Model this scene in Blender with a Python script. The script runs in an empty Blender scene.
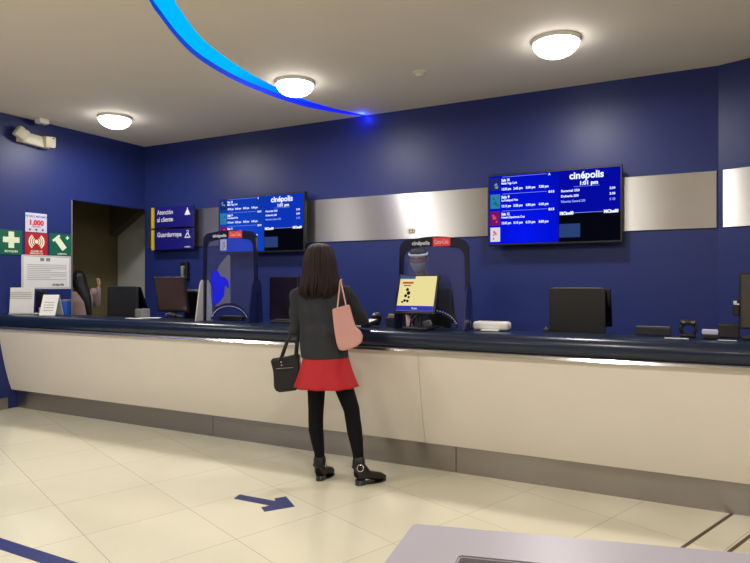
import bpy, bmesh, math, random
from mathutils import Vector, Matrix, Euler
random.seed(7)
S = bpy.context.scene
COL = S.collection
PI = math.pi
# ------------------------------------------------------------------ camera
YAW = math.radians(26.95)
CY, SY = math.cos(YAW), math.sin(YAW)
CAM = Vector((6.726, -6.104, 1.42))
FOC = 605.0
cd = bpy.data.cameras.new('camera'); cam = bpy.data.objects.new('camera', cd); COL.objects.link(cam)
cam.location = CAM; cam.rotation_euler = (PI/2, 0, YAW)
cd.sensor_width = 36; cd.lens = FOC/750*36; cd.shift_y = 1.5/750; cd.clip_start = 0.05
S.camera = cam
# ------------------------------------------------------------------ world, exposure, lights
w = bpy.data.worlds.new('world'); S.world = w; w.use_nodes = True
w.node_tree.nodes['Background'].inputs[0].default_value = (0.6, 0.65, 0.8, 1)
w.node_tree.nodes['Background'].inputs[1].default_value = 0.05
S.view_settings.view_transform = 'Standard'; S.view_settings.look = 'None'
S.view_settings.gamma = 1; S.view_settings.use_curve_mapping = False
S.view_settings.exposure = -0.1
LAMP_W = 30.0            # power of each counter downlight
LOBBY_W = 44.0           # power of each added, unseen lobby downlight
LAMP_COL = (1.0, 0.955, 0.90)
CEIL = 3.33

# ------------------------------------------------------------------ geometry helpers
def ray(u, v=283.0):
    k = (u-375)/FOC
    return Vector((k*CY-SY, k*SY+CY, -(v-283)/FOC))
def on_y(u, v, y):
    d = ray(u, v); t = (y-CAM.y)/d.y; return CAM+d*t
def on_z(u, v, z):
    d = ray(u, v); t = (z-CAM.z)/d.z; return CAM+d*t
def at_d(u, v, D): return CAM+ray(u, v)*D
LS = 0.038               # the left wall runs a little out of square
def on_left(u, v):
    d = ray(u, v); t = (LS*CAM.y-CAM.x)/(d.x-LS*d.y); return CAM+d*t
LROT = PI/2-math.atan(LS)
BEND = Vector((7.007, 0, 0)); BD = Vector((0.93, -0.367, 0)).normalized()
BROT = math.atan2(BD.y, BD.x)

def newbm(): return bmesh.new()
def xf(verts, M):
    for v in verts: v.co = M @ v.co
def box(bm, c, s, bevel=0.0, rot=None, seg=2):
    b = bmesh.new(); bmesh.ops.create_cube(b, size=1)
    for v in b.verts: v.co = Vector((v.co.x*s[0], v.co.y*s[1], v.co.z*s[2]))
    if bevel > 0:
        bmesh.ops.bevel(b, geom=b.edges[:], offset=min(bevel, min(s)*0.49), segments=seg, profile=0.5, affect='EDGES')
    M = Matrix.Translation(Vector(c)) @ (rot.to_matrix().to_4x4() if rot else Matrix.Identity(4))
    xf(b.verts, M); merge(bm, b)
def merge(bm, b):
    m = bpy.data.meshes.new('tmp'); b.to_mesh(m); b.free(); bm.from_mesh(m); bpy.data.meshes.remove(m)
def cyl(bm, p0, p1, r0, r1=None, seg=20):
    p0, p1 = Vector(p0), Vector(p1); r1 = r0 if r1 is None else r1
    b = bmesh.new(); L = (p1-p0).length
    bmesh.ops.create_cone(b, cap_ends=True, segments=seg, radius1=r0, radius2=r1, depth=L)
    q = Vector((0, 0, 1)).rotation_difference((p1-p0).normalized())
    xf(b.verts, Matrix.Translation((p0+p1)/2) @ q.to_matrix().to_4x4()); merge(bm, b)
def tube(bm, pts, rad, seg=12, flat=1.0, up=None, caps=True):
    """swept tube with rounded ends; rad is one number or one per point"""
    pts = [Vector(p) for p in pts]
    n = len(pts); rad = [rad]*n if isinstance(rad, (int, float)) else list(rad)
    P, R = [], []
    d0 = (pts[1]-pts[0]).normalized(); d1 = (pts[-1]-pts[-2]).normalized()
    if caps:
        for a in (1.0, 0.85, 0.5):
            P.append(pts[0]-d0*rad[0]*a*0.9); R.append(rad[0]*math.sqrt(max(0.02, 1-a*a)))
    P += pts; R += rad
    if caps:
        for a in (0.5, 0.85, 1.0):
            P.append(pts[-1]+d1*rad[-1]*a*0.9); R.append(rad[-1]*math.sqrt(max(0.02, 1-a*a)))
    N = len(P); rings = []; prev = None
    for i in range(N):
        t = (P[min(i+1, N-1)]-P[max(i-1, 0)]).normalized()
        if prev is None:
            a = Vector(up) if up else (Vector((0, 0, 1)) if abs(t.z) < 0.9 else Vector((1, 0, 0)))
        else: a = prev
        nrm = (a-t*a.dot(t)).normalized(); prev = nrm; bi = t.cross(nrm)
        rings.append([bm.verts.new(P[i]+nrm*math.cos(2*PI*k/seg)*R[i]*flat+bi*math.sin(2*PI*k/seg)*R[i]) for k in range(seg)])
    for i in range(N-1):
        for k in range(seg):
            bm.faces.new((rings[i][k], rings[i][(k+1) % seg], rings[i+1][(k+1) % seg], rings[i+1][k]))
    bm.faces.new(rings[0][::-1]); bm.faces.new(rings[-1])
def loft(bm, rings, seg=32, fn=None, capb=True, capt=True):
    """rings: (cx, cy, z, rx, ry); fn(angle, i) scales the radius"""
    R = []
    for i, (cx, cy, z, rx, ry) in enumerate(rings):
        row = []
        for k in range(seg):
            a = 2*PI*k/seg; s = fn(a, i) if fn else 1
            row.append(bm.verts.new((cx+rx*s*math.cos(a), cy+ry*s*math.sin(a), z)))
        R.append(row)
    for i in range(len(R)-1):
        for k in range(seg):
            bm.faces.new((R[i][k], R[i][(k+1) % seg], R[i+1][(k+1) % seg], R[i+1][k]))
    if capb: bm.faces.new(R[0][::-1])
    if capt: bm.faces.new(R[-1])
def prism(bm, poly, y0, y1):
    """polygon in x,z extruded between y0 and y1"""
    a = [bm.verts.new((x, y0, z)) for x, z in poly]; b = [bm.verts.new((x, y1, z)) for x, z in poly]
    n = len(poly); bm.faces.new(a); bm.faces.new(b[::-1])
    for i in range(n): bm.faces.new((a[i], b[i], b[(i+1) % n], a[(i+1) % n]))
def prism_z(bm, poly, z0, z1):
    a = [bm.verts.new((x, y, z0)) for x, y in poly]; b = [bm.verts.new((x, y, z1)) for x, y in poly]
    n = len(poly); bm.faces.new(a[::-1]); bm.faces.new(b)
    for i in range(n): bm.faces.new((a[i], a[(i+1) % n], b[(i+1) % n], b[i]))
def strip_poly(bm, outer, inner, y0, y1):
    """open band between two equal-length outlines (x,z), extruded"""
    n = len(outer)
    V = [[bm.verts.new((p[0], y, p[1])) for p in L] for L in (outer, inner) for y in (y0, y1)]
    of, ob, i_f, ib = V
    for i in range(n-1):
        bm.faces.new((of[i], of[i+1], i_f[i+1], i_f[i])); bm.faces.new((ob[i+1], ob[i], ib[i], ib[i+1]))
        bm.faces.new((of[i+1], of[i], ob[i], ob[i+1])); bm.faces.new((i_f[i], i_f[i+1], ib[i+1], ib[i]))
    for i in (0, n-1): bm.faces.new((of[i], i_f[i], ib[i], ob[i]))
def finish(bm):
    bmesh.ops.recalc_face_normals(bm, faces=bm.faces[:])
def obj(name, bm, mat, parent=None, smooth=False, loc=None, rot=None):
    finish(bm); m = bpy.data.meshes.new(name); bm.to_mesh(m); bm.free()
    mats = mat if isinstance(mat, (list, tuple)) else [mat]
    for x in mats: m.materials.append(x)
    if smooth:
        for p in m.polygons: p.use_smooth = True
        if smooth != 'all': 
            try: m.set_sharp_from_angle(angle=math.radians(40))
            except Exception: pass
    o = bpy.data.objects.new(name, m); COL.objects.link(o)
    if parent: o.parent = parent
    if loc is not None: o.location = loc
    if rot is not None: o.rotation_euler = rot
    return o
def props(o, label=None, cat=None, group=None, kind=None):
    if label: o['label'] = label
    if cat: o['category'] = cat
    if group: o['group'] = group
    if kind: o['kind'] = kind
    return o
def thing(name, label, cat, loc=(0, 0, 0), rz=0, group=None):
    o = bpy.data.objects.new(name, None); COL.objects.link(o); o.empty_display_size = 0.1
    o.location = loc; o.rotation_euler = (0, 0, rz); return props(o, label, cat, group)
def struct(name, bm, mat, **k):
    return props(obj(name, bm, mat, **k), kind='structure')
def eval_mesh(bm, mods):
    finish(bm); m = bpy.data.meshes.new('t'); bm.to_mesh(m); bm.free()
    o = bpy.data.objects.new('t', m); COL.objects.link(o)
    for typ, kw in mods:
        md = o.modifiers.new('m', typ)
        for k, v in kw.items(): setattr(md, k, v)
    dg = bpy.context.evaluated_depsgraph_get(); dg.update()
    me = bpy.data.meshes.new_from_object(o.evaluated_get(dg))
    bpy.data.objects.remove(o); bpy.data.meshes.remove(m)
    b = bmesh.new(); b.from_mesh(me); bpy.data.meshes.remove(me); return b
def fuse(bm, voxel=0.006, it=4):
    return eval_mesh(bm, [('REMESH', dict(mode='VOXEL', voxel_size=voxel)), ('SMOOTH', dict(factor=0.5, iterations=it))])
def text(name, s, size, mat, parent, x, y, z, align='LEFT', bold=0.0, sx=1.0, rot=0.0, label=None, fit=None):
    """lettering standing in the x,z plane of its parent, facing -y"""
    c = bpy.data.curves.new('t', 'FONT'); c.body = s; c.size = size; c.align_x = align; c.offset = bold*size; c.resolution_u = 3
    o = bpy.data.objects.new('t', c); COL.objects.link(o)
    dg = bpy.context.evaluated_depsgraph_get(); dg.update()
    me = bpy.data.meshes.new_from_object(o.evaluated_get(dg)); bpy.data.objects.remove(o); bpy.data.curves.remove(c)
    b = bmesh.new(); b.from_mesh(me); bpy.data.meshes.remove(me)
    cr, sr = math.cos(rot), math.sin(rot)
    if fit:
        xs_ = [v.co.x for v in b.verts]; sx = fit/max(1e-6, max(xs_)-min(xs_))
    for v in b.verts:
        X, Z = v.co.x*sx, v.co.y
        v.co = Vector((x+X*cr-Z*sr, y, z+X*sr+Z*cr))
    me2 = bpy.data.meshes.new(name); b.to_mesh(me2); b.free(); me2.materials.append(mat)
    r = bpy.data.objects.new(name, me2); COL.objects.link(r); r.parent = parent
    if label: r['label'] = label
    return r

# ------------------------------------------------------------------ materials
def lin(c):
    return tuple(((x/255)/12.92 if x/255 <= 0.04045 else ((x/255+0.055)/1.055)**2.4) for x in c)+(1,)
AROT = 0.25
def mat(name, col, rough=0.5, metal=0.0, var=0.06, vscale=8, bump=0.0, bscale=60, coat=0.0, stretch=None, aniso=0.0, spec=0.5, sheen=0):
    m = bpy.data.materials.new(name); m.use_nodes = True; nt = m.node_tree; p = nt.nodes['Principled BSDF']
    c = lin(col); p.inputs['Roughness'].default_value = rough; p.inputs['Metallic'].default_value = metal
    p.inputs['Coat Weight'].default_value = coat; p.inputs['Coat Roughness'].default_value = 0.08
    p.inputs['Anisotropic'].default_value = aniso
    if aniso:
        tg = nt.nodes.new('ShaderNodeTangent'); tg.direction_type = 'RADIAL'; tg.axis = 'Z'; nt.links.new(tg.outputs[0], p.inputs['Tangent'])
        p.inputs['Anisotropic Rotation'].default_value = AROT
    p.inputs['Specular IOR Level'].default_value = spec
    if sheen: p.inputs['Sheen Weight'].default_value = sheen
    tc = nt.nodes.new('ShaderNodeTexCoord'); mp = nt.nodes.new('ShaderNodeMapping'); nz = nt.nodes.new('ShaderNodeTexNoise')
    nt.links.new(tc.outputs['Object'], mp.inputs[0]); nt.links.new(mp.outputs[0], nz.inputs['Vector'])
    if stretch: mp.inputs['Scale'].default_value = stretch
    nz.inputs['Scale'].default_value = vscale; nz.inputs['Detail'].default_value = 5
    mx = nt.nodes.new('ShaderNodeMix'); mx.data_type = 'RGBA'
    mx.inputs[6].default_value = tuple(max(0, x*(1-var)) for x in c[:3])+(1,)
    mx.inputs[7].default_value = tuple(min(1, x*(1+var)) for x in c[:3])+(1,)
    nt.links.new(nz.outputs[0], mx.inputs[0]); nt.links.new(mx.outputs[2], p.inputs['Base Color'])
    if bump > 0:
        n2 = nt.nodes.new('ShaderNodeTexNoise'); n2.inputs['Scale'].default_value = bscale; n2.inputs['Detail'].default_value = 3
        nt.links.new(mp.outputs[0], n2.inputs['Vector'])
        bp = nt.nodes.new('ShaderNodeBump'); bp.inputs['Strength'].default_value = bump; bp.inputs['Distance'].default_value = 0.01
        nt.links.new(n2.outputs[0], bp.inputs['Height']); nt.links.new(bp.outputs[0], p.inputs['Normal'])
    return m
def emit(name, col, strength):
    m = bpy.data.materials.new(name); m.use_nodes = True; nt = m.node_tree; nt.nodes.clear()
    e = nt.nodes.new('ShaderNodeEmission'); o = nt.nodes.new('ShaderNodeOutputMaterial')
    e.inputs[0].default_value = lin(col); e.inputs[1].default_value = strength
    nt.links.new(e.outputs[0], o.inputs[0]); return m
def clear(name, col=(225, 230, 245), haze=0.10, ior=1.0):
    """thin acrylic sheet: mostly clear, a little haze and a mirror film"""
    m = bpy.data.materials.new(name); m.use_nodes = True; nt = m.node_tree; nt.nodes.clear()
    o = nt.nodes.new('ShaderNodeOutputMaterial'); t = nt.nodes.new('ShaderNodeBsdfTransparent'); t.inputs[0].default_value = lin(col)
    g = nt.nodes.new('ShaderNodeBsdfGlossy'); g.inputs['Roughness'].default_value = 0.05
    df = nt.nodes.new('ShaderNodeBsdfDiffuse'); df.inputs[0].default_value = (0.5, 0.5, 0.75, 1)
    fr = nt.nodes.new('ShaderNodeFresnel'); fr.inputs[0].default_value = 1.45
    a = nt.nodes.new('ShaderNodeMixShader'); b = nt.nodes.new('ShaderNodeMixShader'); b.inputs[0].default_value = haze
    nt.links.new(fr.outputs[0], a.inputs[0]); nt.links.new(t.outputs[0], a.inputs[1]); nt.links.new(g.outputs[0], a.inputs[2])
    nt.links.new(a.outputs[0], b.inputs[1]); nt.links.new(df.outputs[0], b.inputs[2]); nt.links.new(b.outputs[0], o.inputs[0])
    return m

M_wall = mat('navy_paint', (30, 44, 108), 0.42, var=0.05, vscale=3, bump=0.05, bscale=25, spec=0.4)
M_ceil = mat('ceiling_paint', (230, 221, 207), 0.8, var=0.03, vscale=2, bump=0.03, bscale=30)
M_olive = mat('corridor_paint', (112, 104, 72), 0.8, var=0.08, vscale=4)
M_greyp = mat('grey_paint', (205, 208, 204), 0.8, var=0.05, vscale=4)
M_lobby = mat('lobby_paint', (190, 180, 165), 0.7, var=0.05, vscale=2)
M_steel = mat('brushed_steel', (205, 202, 200), 0.36, 0.95, var=0.05, vscale=5, stretch=(0.1, 0.1, 40), aniso=0.92)
M_kick = mat('kick_steel', (165, 160, 156), 0.30, 0.95, var=0.06, vscale=3, stretch=(0.15, 0.15, 40), aniso=0.85)
M_panel = mat('counter_laminate', (216, 208, 196), 0.38, var=0.03, vscale=2)
M_top = mat('blue_countertop', (20, 32, 54), 0.28, var=0.15, vscale=60, coat=0.12, spec=0.4)
M_work = mat('worktop_laminate', (52, 56, 70), 0.5)
M_black = mat('black_plastic', (15, 15, 17), 0.45, var=0.12, vscale=20)
M_dark = mat('charcoal_plastic', (32, 32, 34), 0.5, var=0.1, vscale=20)
M_gblack = mat('gloss_black', (10, 10, 14), 0.12, var=0.1, coat=0.5)
M_grey = mat('grey_plastic', (120, 120, 118), 0.5, var=0.06)
M_white = mat('white_plastic', (225, 224, 220), 0.4, var=0.03)
M_cream = mat('cream_plastic', (214, 208, 186), 0.4, var=0.05)
M_paper = mat('paper_white', (228, 228, 228), 0.7, var=0.03)
M_lilac = mat('pale_grey_laminate', (148, 142, 150), 0.35, var=0.03)
M_screenoff = mat('brown_reflecting_screen', (74, 56, 50), 0.18, var=0.06, coat=0.3)
M_screenoff2 = mat('dark_reflecting_screen', (38, 30, 42), 0.15, var=0.06, coat=0.3)
M_navyfr = mat('navy_gloss_frame', (22, 24, 52), 0.2, coat=0.5)
M_navyfin = mat('navy_fin', (28, 34, 84), 0.25, coat=0.3)
M_signblue = mat('sign_blue', (20, 16, 112), 0.4, var=0.03)
M_yellow = mat('sign_yellow', (196, 176, 44), 0.4, var=0.03)
M_txt = mat('white_lettering', (225, 225, 235), 0.5, var=0.01)
M_txtgrey = mat('grey_print', (130, 132, 140), 0.6, var=0.01)
M_txtdark = mat('dark_print', (60, 62, 70), 0.6, var=0.01)
M_green = mat('sign_green', (8, 96, 72), 0.45, var=0.03)
M_red = mat('sign_red', (178, 22, 40), 0.45, var=0.03)
M_redtag = mat('red_label', (232, 60, 62), 0.4, var=0.02)
M_glowsym = mat('pale_green_symbol', (228, 240, 208), 0.5, var=0.02)
M_txtred = mat('red_print', (205, 45, 45), 0.5, var=0.02)
M_txtblue = mat('blue_print', (60, 70, 160), 0.5, var=0.02)
M_lav = mat('lavender_card', (206, 208, 232), 0.5, var=0.02)
M_tape = mat('blue_floor_tape', (32, 44, 104), 0.4, var=0.08, vscale=12)
M_acr = clear('acrylic_sheet', haze=0.035)
M_visor = clear('visor_sheet', (240, 240, 245), haze=0.08)
M_bluerefl = mat('painted_blue_reflection', (10, 20, 255), 0.4, var=0.02)
M_greyrefl = clear('grey_reflection', (190, 190, 200), haze=0.25)
M_chrome = mat('chrome', (200, 200, 205), 0.15, 1.0, var=0.02)
M_skin = mat('skin', (196, 148, 120), 0.55, var=0.05)
M_hairb = mat('brown_hair', (36, 19, 16), 0.55, var=0.6, vscale=30, stretch=(6, 6, 0.5), bump=0.5, bscale=40, spec=0.25)
M_hairk = mat('black_hair', (22, 20, 22), 0.45, var=0.3, vscale=30, stretch=(6, 6, 0.5), bump=0.4, bscale=40)
M_jacket = mat('charcoal_jacket', (34, 36, 40), 0.85, var=0.10, vscale=25, bump=0.2, bscale=120)
M_skirt = mat('red_skirt', (176, 22, 34), 0.75, var=0.06, vscale=10, bump=0.1, bscale=100)
M_tights = mat('black_tights', (6, 6, 8), 0.8, spec=0.2, var=0.1)
M_boot = mat('black_leather', (10, 10, 11), 0.38, var=0.15, bump=0.1, bscale=80)
M_pink = mat('pink_leather', (194, 144, 134), 0.5, var=0.05, bump=0.1, bscale=60)
M_bagk = mat('black_bag_leather', (11, 11, 12), 0.42, var=0.15, bump=0.15, bscale=70)
M_greytop = mat('grey_pink_top', (150, 128, 128), 0.85, var=0.12, vscale=20)
M_navyshirt = mat('navy_shirt', (28, 34, 70), 0.85, var=0.08)
M_pants = mat('dark_trousers', (26, 27, 34), 0.85, var=0.08)
M_mask = mat('white_mask', (236, 238, 244), 0.8, var=0.03)
M_eye = mat('eye_white', (225, 222, 218), 0.2, var=0.02)
M_lip = mat('lips', (160, 86, 80), 0.5, var=0.04)
M_blueplastic = mat('blue_plastic', (30, 90, 190), 0.35, var=0.05)
M_bloom = emit('lit_bloom_dome', (255, 252, 248), 16.0)
M_joint = mat('dark_joint', (88, 74, 58), 0.6)

# floor: polished cream tiles laid at an angle to the counter
def floor_mat():
    m = bpy.data.materials.new('polished_tiles'); m.use_nodes = True; nt = m.node_tree; L = nt.links
    p = nt.nodes['Principled BSDF']; g = nt.nodes.new('ShaderNodeNewGeometry'); TS = 0.615
    def mth(op, a, b=None, c=None):
        n = nt.nodes.new('ShaderNodeMath'); n.operation = op
        for i, x in enumerate((a, b, c)):
            if x is None: continue
            if isinstance(x, (int, float)): n.inputs[i].default_value = x
            else: L.new(x, n.inputs[i])
        return n.outputs[0]
    sep = nt.nodes.new('ShaderNodeSeparateXYZ'); L.new(g.outputs['Position'], sep.inputs[0])
    X, Y = sep.outputs[0], sep.outputs[1]
    def axis(ax, ay, off):
        k = CAM.x*ax+CAM.y*ay
        d = mth('ADD', mth('MULTIPLY', X, ax), mth('MULTIPLY', Y, ay))
        return mth('DIVIDE', mth('SUBTRACT', d, k+off), TS)
    a = axis(0.3671, 0.9297, 1.03); b = axis(-0.9297, 0.3671, 1.175)
    def line(q):
        f = mth('FRACT', mth('ADD', q, 0.5)); return mth('ABSOLUTE', mth('SUBTRACT', f, 0.5))
    dmin = mth('MINIMUM', line(a), line(b))
    g1 = mth('LESS_THAN', dmin, 0.003)
    cmb = nt.nodes.new('ShaderNodeCombineXYZ')
    L.new(mth('FLOOR', a), cmb.inputs[0]); L.new(mth('FLOOR', b), cmb.inputs[1])
    wn = nt.nodes.new('ShaderNodeTexWhiteNoise'); wn.noise_dimensions = '3D'; L.new(cmb.outputs[0], wn.inputs['Vector'])
    nz = nt.nodes.new('ShaderNodeTexNoise'); nz.inputs['Scale'].default_value = 2.2; nz.inputs['Detail'].default_value = 6
    L.new(g.outputs['Position'], nz.inputs['Vector'])
    mx = nt.nodes.new('ShaderNodeMix'); mx.data_type = 'RGBA'
    mx.inputs[6].default_value = lin((220, 215, 193)); mx.inputs[7].default_value = lin((204, 198, 173))
    L.new(mth('ADD', mth('MULTIPLY', nz.outputs[0], 0.5), mth('MULTIPLY', wn.outputs[0], 0.25)), mx.inputs[0])
    m2 = nt.nodes.new('ShaderNodeMix'); m2.data_type = 'RGBA'; m2.inputs[7].default_value = lin((168, 158, 134))
    L.new(g1, m2.inputs[0]); L.new(mx.outputs[2], m2.inputs[6]); L.new(m2.outputs[2], p.inputs['Base Color'])
    p.inputs['Roughness'].default_value = 0.12; p.inputs['Specular IOR Level'].default_value = 0.45
    return m
M_floor = floor_mat()

# ------------------------------------------------------------------ the room
X1, Y0 = 13.0, -12.0
XL = lambda y: LS*y
bm = newbm(); box(bm, (5.0, -5.2, -0.05), (16.6, 13.8, 0.1)); struct('floor', bm, M_floor)
# corridor behind the left wall, and the left wall with its opening to the corner
pa = on_left(71.2, 200)
YA, ZA = pa.y, 2.455
bm = newbm()
def lwall(y0, y1, z0, z1, t=0.12):
    a = (XL(y0), y0); b = (XL(y1), y1)
    prism_z(bm, [a, b, (b[0]-t, b[1]), (a[0]-t, a[1])], z0, z1)
lwall(Y0, YA, 0, CEIL); lwall(YA, 0.0, ZA, CEIL)
struct('wall_left', bm, M_wall)
bm = newbm()
box(bm, (XL(YA)-0.06, YA+0.008, ZA/2), (0.125, 0.016, ZA))
struct('trim_1', bm, mat('opening_jamb', (120, 118, 112), 0.6))
# back wall, bent wall on the right, walls behind the camera
bm = newbm(); box(bm, (3.5035+0.02, 0.06, CEIL/2), (7.007+0.04, 0.12, CEIL)); struct('wall_back', bm, M_wall)
bm = newbm(); e = BEND+BD*2.2; n = Vector((-BD.y, BD.x, 0))*0.12
prism_z(bm, [(BEND.x, BEND.y), (e.x, e.y), (e.x+n.x, e.y+n.y), (BEND.x+n.x, BEND.y+n.y)], 0, CEIL); struct('wall_right', bm, M_wall)
bm = newbm(); box(bm, (11.0, e.y+0.06, CEIL/2), (4.0, 0.12, CEIL)); struct('wall_far_right', bm, M_wall)
bm = newbm(); box(bm, (6.2, Y0-0.06, CEIL/2), (13.6, 0.12, CEIL)); struct('wall_front', bm, M_lobby)
bm = newbm(); box(bm, (X1+0.06, -7.2, CEIL/2), (0.12, 9.6, CEIL)); struct('wall_side', bm, M_lobby)
# corridor walls
bm = newbm(); box(bm, (-1.32, -1.6, 1.35), (0.12, 4.5, 2.7)); struct('wall_corridor', bm, M_olive)
bm = newbm(); box(bm, (-0.63, 0.66, 1.35), (1.26, 0.12, 2.7)); struct('wall_corridor_end', bm, M_greyp)
bm = newbm(); box(bm, (-0.02, 0.36, 1.35), (0.06, 0.48, 2.7)); struct('wall_corridor_return', bm, M_olive)
bm = newbm(); box(bm, (-0.69, -3.91, 1.35), (1.14, 0.12, 2.7)); struct('wall_corridor_start', bm, M_olive)
bm = newbm(); box(bm, (-0.72, -1.6, 2.75), (1.2, 4.6, 0.1)); struct('ceiling_corridor', bm, M_olive)
# darker sloping wedge that crosses the grey end wall
bm = newbm(); prism(bm, [(-1.26, 2.16), (-0.30, 2.70), (-1.26, 2.70)], 0.45, 0.60); struct('corridor_wedge', bm, mat('dark_wedge', (96, 90, 74), 0.85))

# ceiling with the crescent slot for the blue light
outerp = [(370, 117), (350, 114.5), (330, 111.5), (305, 106.5), (280, 99), (260, 91.5), (240, 83), (220, 72.5), (200, 60), (186, 48), (174, 35), (161, 18), (149, 0), (139, -35), (136, -90), (142, -160)]
innerp = [(370, 116.4), (350, 112), (330, 107.5), (305, 99.5), (285, 91), (266, 82), (248, 72), (231, 61), (214, 48.5), (201, 37), (191, 25), (182, 12), (175, 0), (170, -30), (172, -80), (190, -140)]
OC = [on_z(u, v, CEIL) for u, v in outerp]; IC = [on_z(u, v, CEIL) for u, v in innerp]
def smoothline(P, k=4):
    out = []
    for i in range(len(P)-1):
        p0, p1, p2, p3 = P[max(i-1, 0)], P[i], P[i+1], P[min(i+2, len(P)-1)]
        for j in range(k):
            t = j/k
            out.append(0.5*((2*p1)+(-p0+p2)*t+(2*p0-5*p1+4*p2-p3)*t*t+(-p0+3*p1-3*p2+p3)*t**3))
    out.append(P[-1]); return out
OC, IC = smoothline(OC), smoothline(IC)
for L_ in (OC, IC): L_[0] = Vector((L_[0].x, min(L_[0].y, -0.02), CEIL))
hole = OC+IC[::-1]
bm = newbm()
def loopv(pts, z):
    vs = [bm.verts.new((p[0], p[1], z)) for p in pts]
    return vs, [bm.edges.new((vs[i], vs[(i+1) % len(vs)])) for i in range(len(vs))]
rect = [(-0.6, Y0-0.2), (X1+0.2, Y0-0.2), (X1+0.2, 0.13), (-0.05, 0.13), (-0.6, -0.2)]
v1, e1 = loopv(rect, CEIL); v2, e2 = loopv([(p.x, p.y) for p in hole], CEIL)
bmesh.ops.triangle_fill(bm, use_beauty=True, use_dissolve=False, edges=e1+e2)
hs = [(p.x, p.y) for p in hole]
def inpoly(x, y, P):
    c = False
    for i in range(len(P)):
        (x1, y1), (x2, y2) = P[i], P[i-1]
        if (y1 > y) != (y2 > y) and x < (x2-x1)*(y-y1)/(y2-y1)+x1: c = not c
    return c
bad = [f for f in bm.faces if inpoly(f.calc_center_median().x, f.calc_center_median().y, hs)]
bmesh.ops.delete(bm, geom=bad, context='FACES_ONLY')
struct('ceiling', bm, M_ceil)
bm = newbm()     # roof slab above everything so nothing leaks in
box(bm, (6.2, -6, CEIL+0.30), (14.4, 12.6, 0.06)); struct('ceiling_slab', bm, M_ceil)
# recess of the slot: its sides have the blue glow painted in, its top is the light
bm = newbm(); H = 0.05
for A in (OC, IC[::-1]):
    for i in range(len(A)-1):
        a, b = A[i], A[i+1]
        bm.faces.new([bm.verts.new(q) for q in ((a.x, a.y, CEIL), (b.x, b.y, CEIL), (b.x, b.y, CEIL+H), (a.x, a.y, CEIL+H))])
bmesh.ops.remove_doubles(bm, verts=bm.verts[:], dist=0.0005)
struct('trim_2', bm, mat('cove_side_glow', (60, 80, 235), 0.6, var=0.02))
def cove_mat():
    m = bpy.data.materials.new('blue_led_diffuser'); m.use_nodes = True; nt = m.node_tree; nt.nodes.clear(); L = nt.links
    e = nt.nodes.new('ShaderNodeEmission'); o = nt.nodes.new('ShaderNodeOutputMaterial')
    tc = nt.nodes.new('ShaderNodeTexCoord'); sp = nt.nodes.new('ShaderNodeSeparateXYZ'); L.new(tc.outputs['Object'], sp.inputs[0])
    mr = nt.nodes.new('ShaderNodeMapRange'); mr.inputs[1].default_value = -1.7; mr.inputs[2].default_value = -0.5
    L.new(sp.outputs[1], mr.inputs[0])
    cr = nt.nodes.new('ShaderNodeValToRGB'); cr.color_ramp.elements[0].color = (0.0, 0.24, 0.5, 1); cr.color_ramp.elements[1].color = (0.0, 0.02, 1.0, 1)
    L.new(mr.outputs[0], cr.inputs[0]); L.new(cr.outputs[0], e.inputs[0]); e.inputs[1].default_value = 2.2
    L.new(e.outputs[0], o.inputs[0]); return m
M_cove = cove_mat()
bm = newbm(); n = len(OC)
a = [bm.verts.new((p.x, p.y, CEIL+H)) for p in OC]; b = [bm.verts.new((p.x, p.y, CEIL+H)) for p in IC]
a2 = [bm.verts.new((p.x, p.y, CEIL+H+0.02)) for p in OC]; b2 = [bm.verts.new((p.x, p.y, CEIL+H+0.02)) for p in IC]
for i in range(n-1):
    bm.faces.new((a[i], a[i+1], b[i+1], b[i])); bm.faces.new((a2[i], b2[i], b2[i+1], a2[i+1]))
    bm.faces.new((a[i], a2[i], a2[i+1], a[i+1])); bm.faces.new((b[i], b[i+1], b2[i+1], b2[i]))
cv = props(obj('cove_light', bm, M_cove), 'curved blue crescent light glowing in the ceiling slot', 'ceiling light')
ld = bpy.data.lights.new('glow_boost', 'POINT'); ld.energy = 1.6; ld.color = (0.02, 0.05, 1.0); ld.shadow_soft_size = 0.03     # added point light that boosts the blue glow on the wall
lo = bpy.data.objects.new('glow_boost', ld); COL.objects.link(lo); lo.parent = cv; lo.location = (OC[0].x-0.02, -0.10, CEIL-0.03)

# steel band on the back wall and the bent wall
BZ0, BZ1 = 1.905, 2.406
bm = newbm()
seams = [0.06, 2.4, 5.6, 6.995]
for i in range(len(seams)-1):
    x0, x1 = seams[i]+0.003, seams[i+1]-0.003
    box(bm, ((x0+x1)/2, -0.008, (BZ0+BZ1)/2), (x1-x0, 0.014, BZ1-BZ0), 0.002, seg=1)
props(obj('steel_band', bm, M_steel), 'brushed steel band running along the long navy wall behind the screens', 'wall panel')
bm = newbm(); box(bm, (1.05, -0.008, (BZ0+BZ1)/2), (2.06, 0.014, BZ1-BZ0), 0.002, seg=1)
o = obj('steel_band', bm, M_steel, loc=(BEND.x+BD.x*0.02, BEND.y+BD.y*0.02, 0), rot=(0, 0, BROT))
props(o, 'short brushed steel band on the angled navy wall at the right edge', 'wall panel')

# skirting of the left wall
bm = newbm(); y1 = -1.90
prism_z(bm, [(XL(Y0), Y0), (XL(y1), y1), (XL(y1)+0.02, y1), (XL(Y0)+0.02, Y0)], 0, 0.13); struct('baseboard_left', bm, M_kick)

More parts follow.
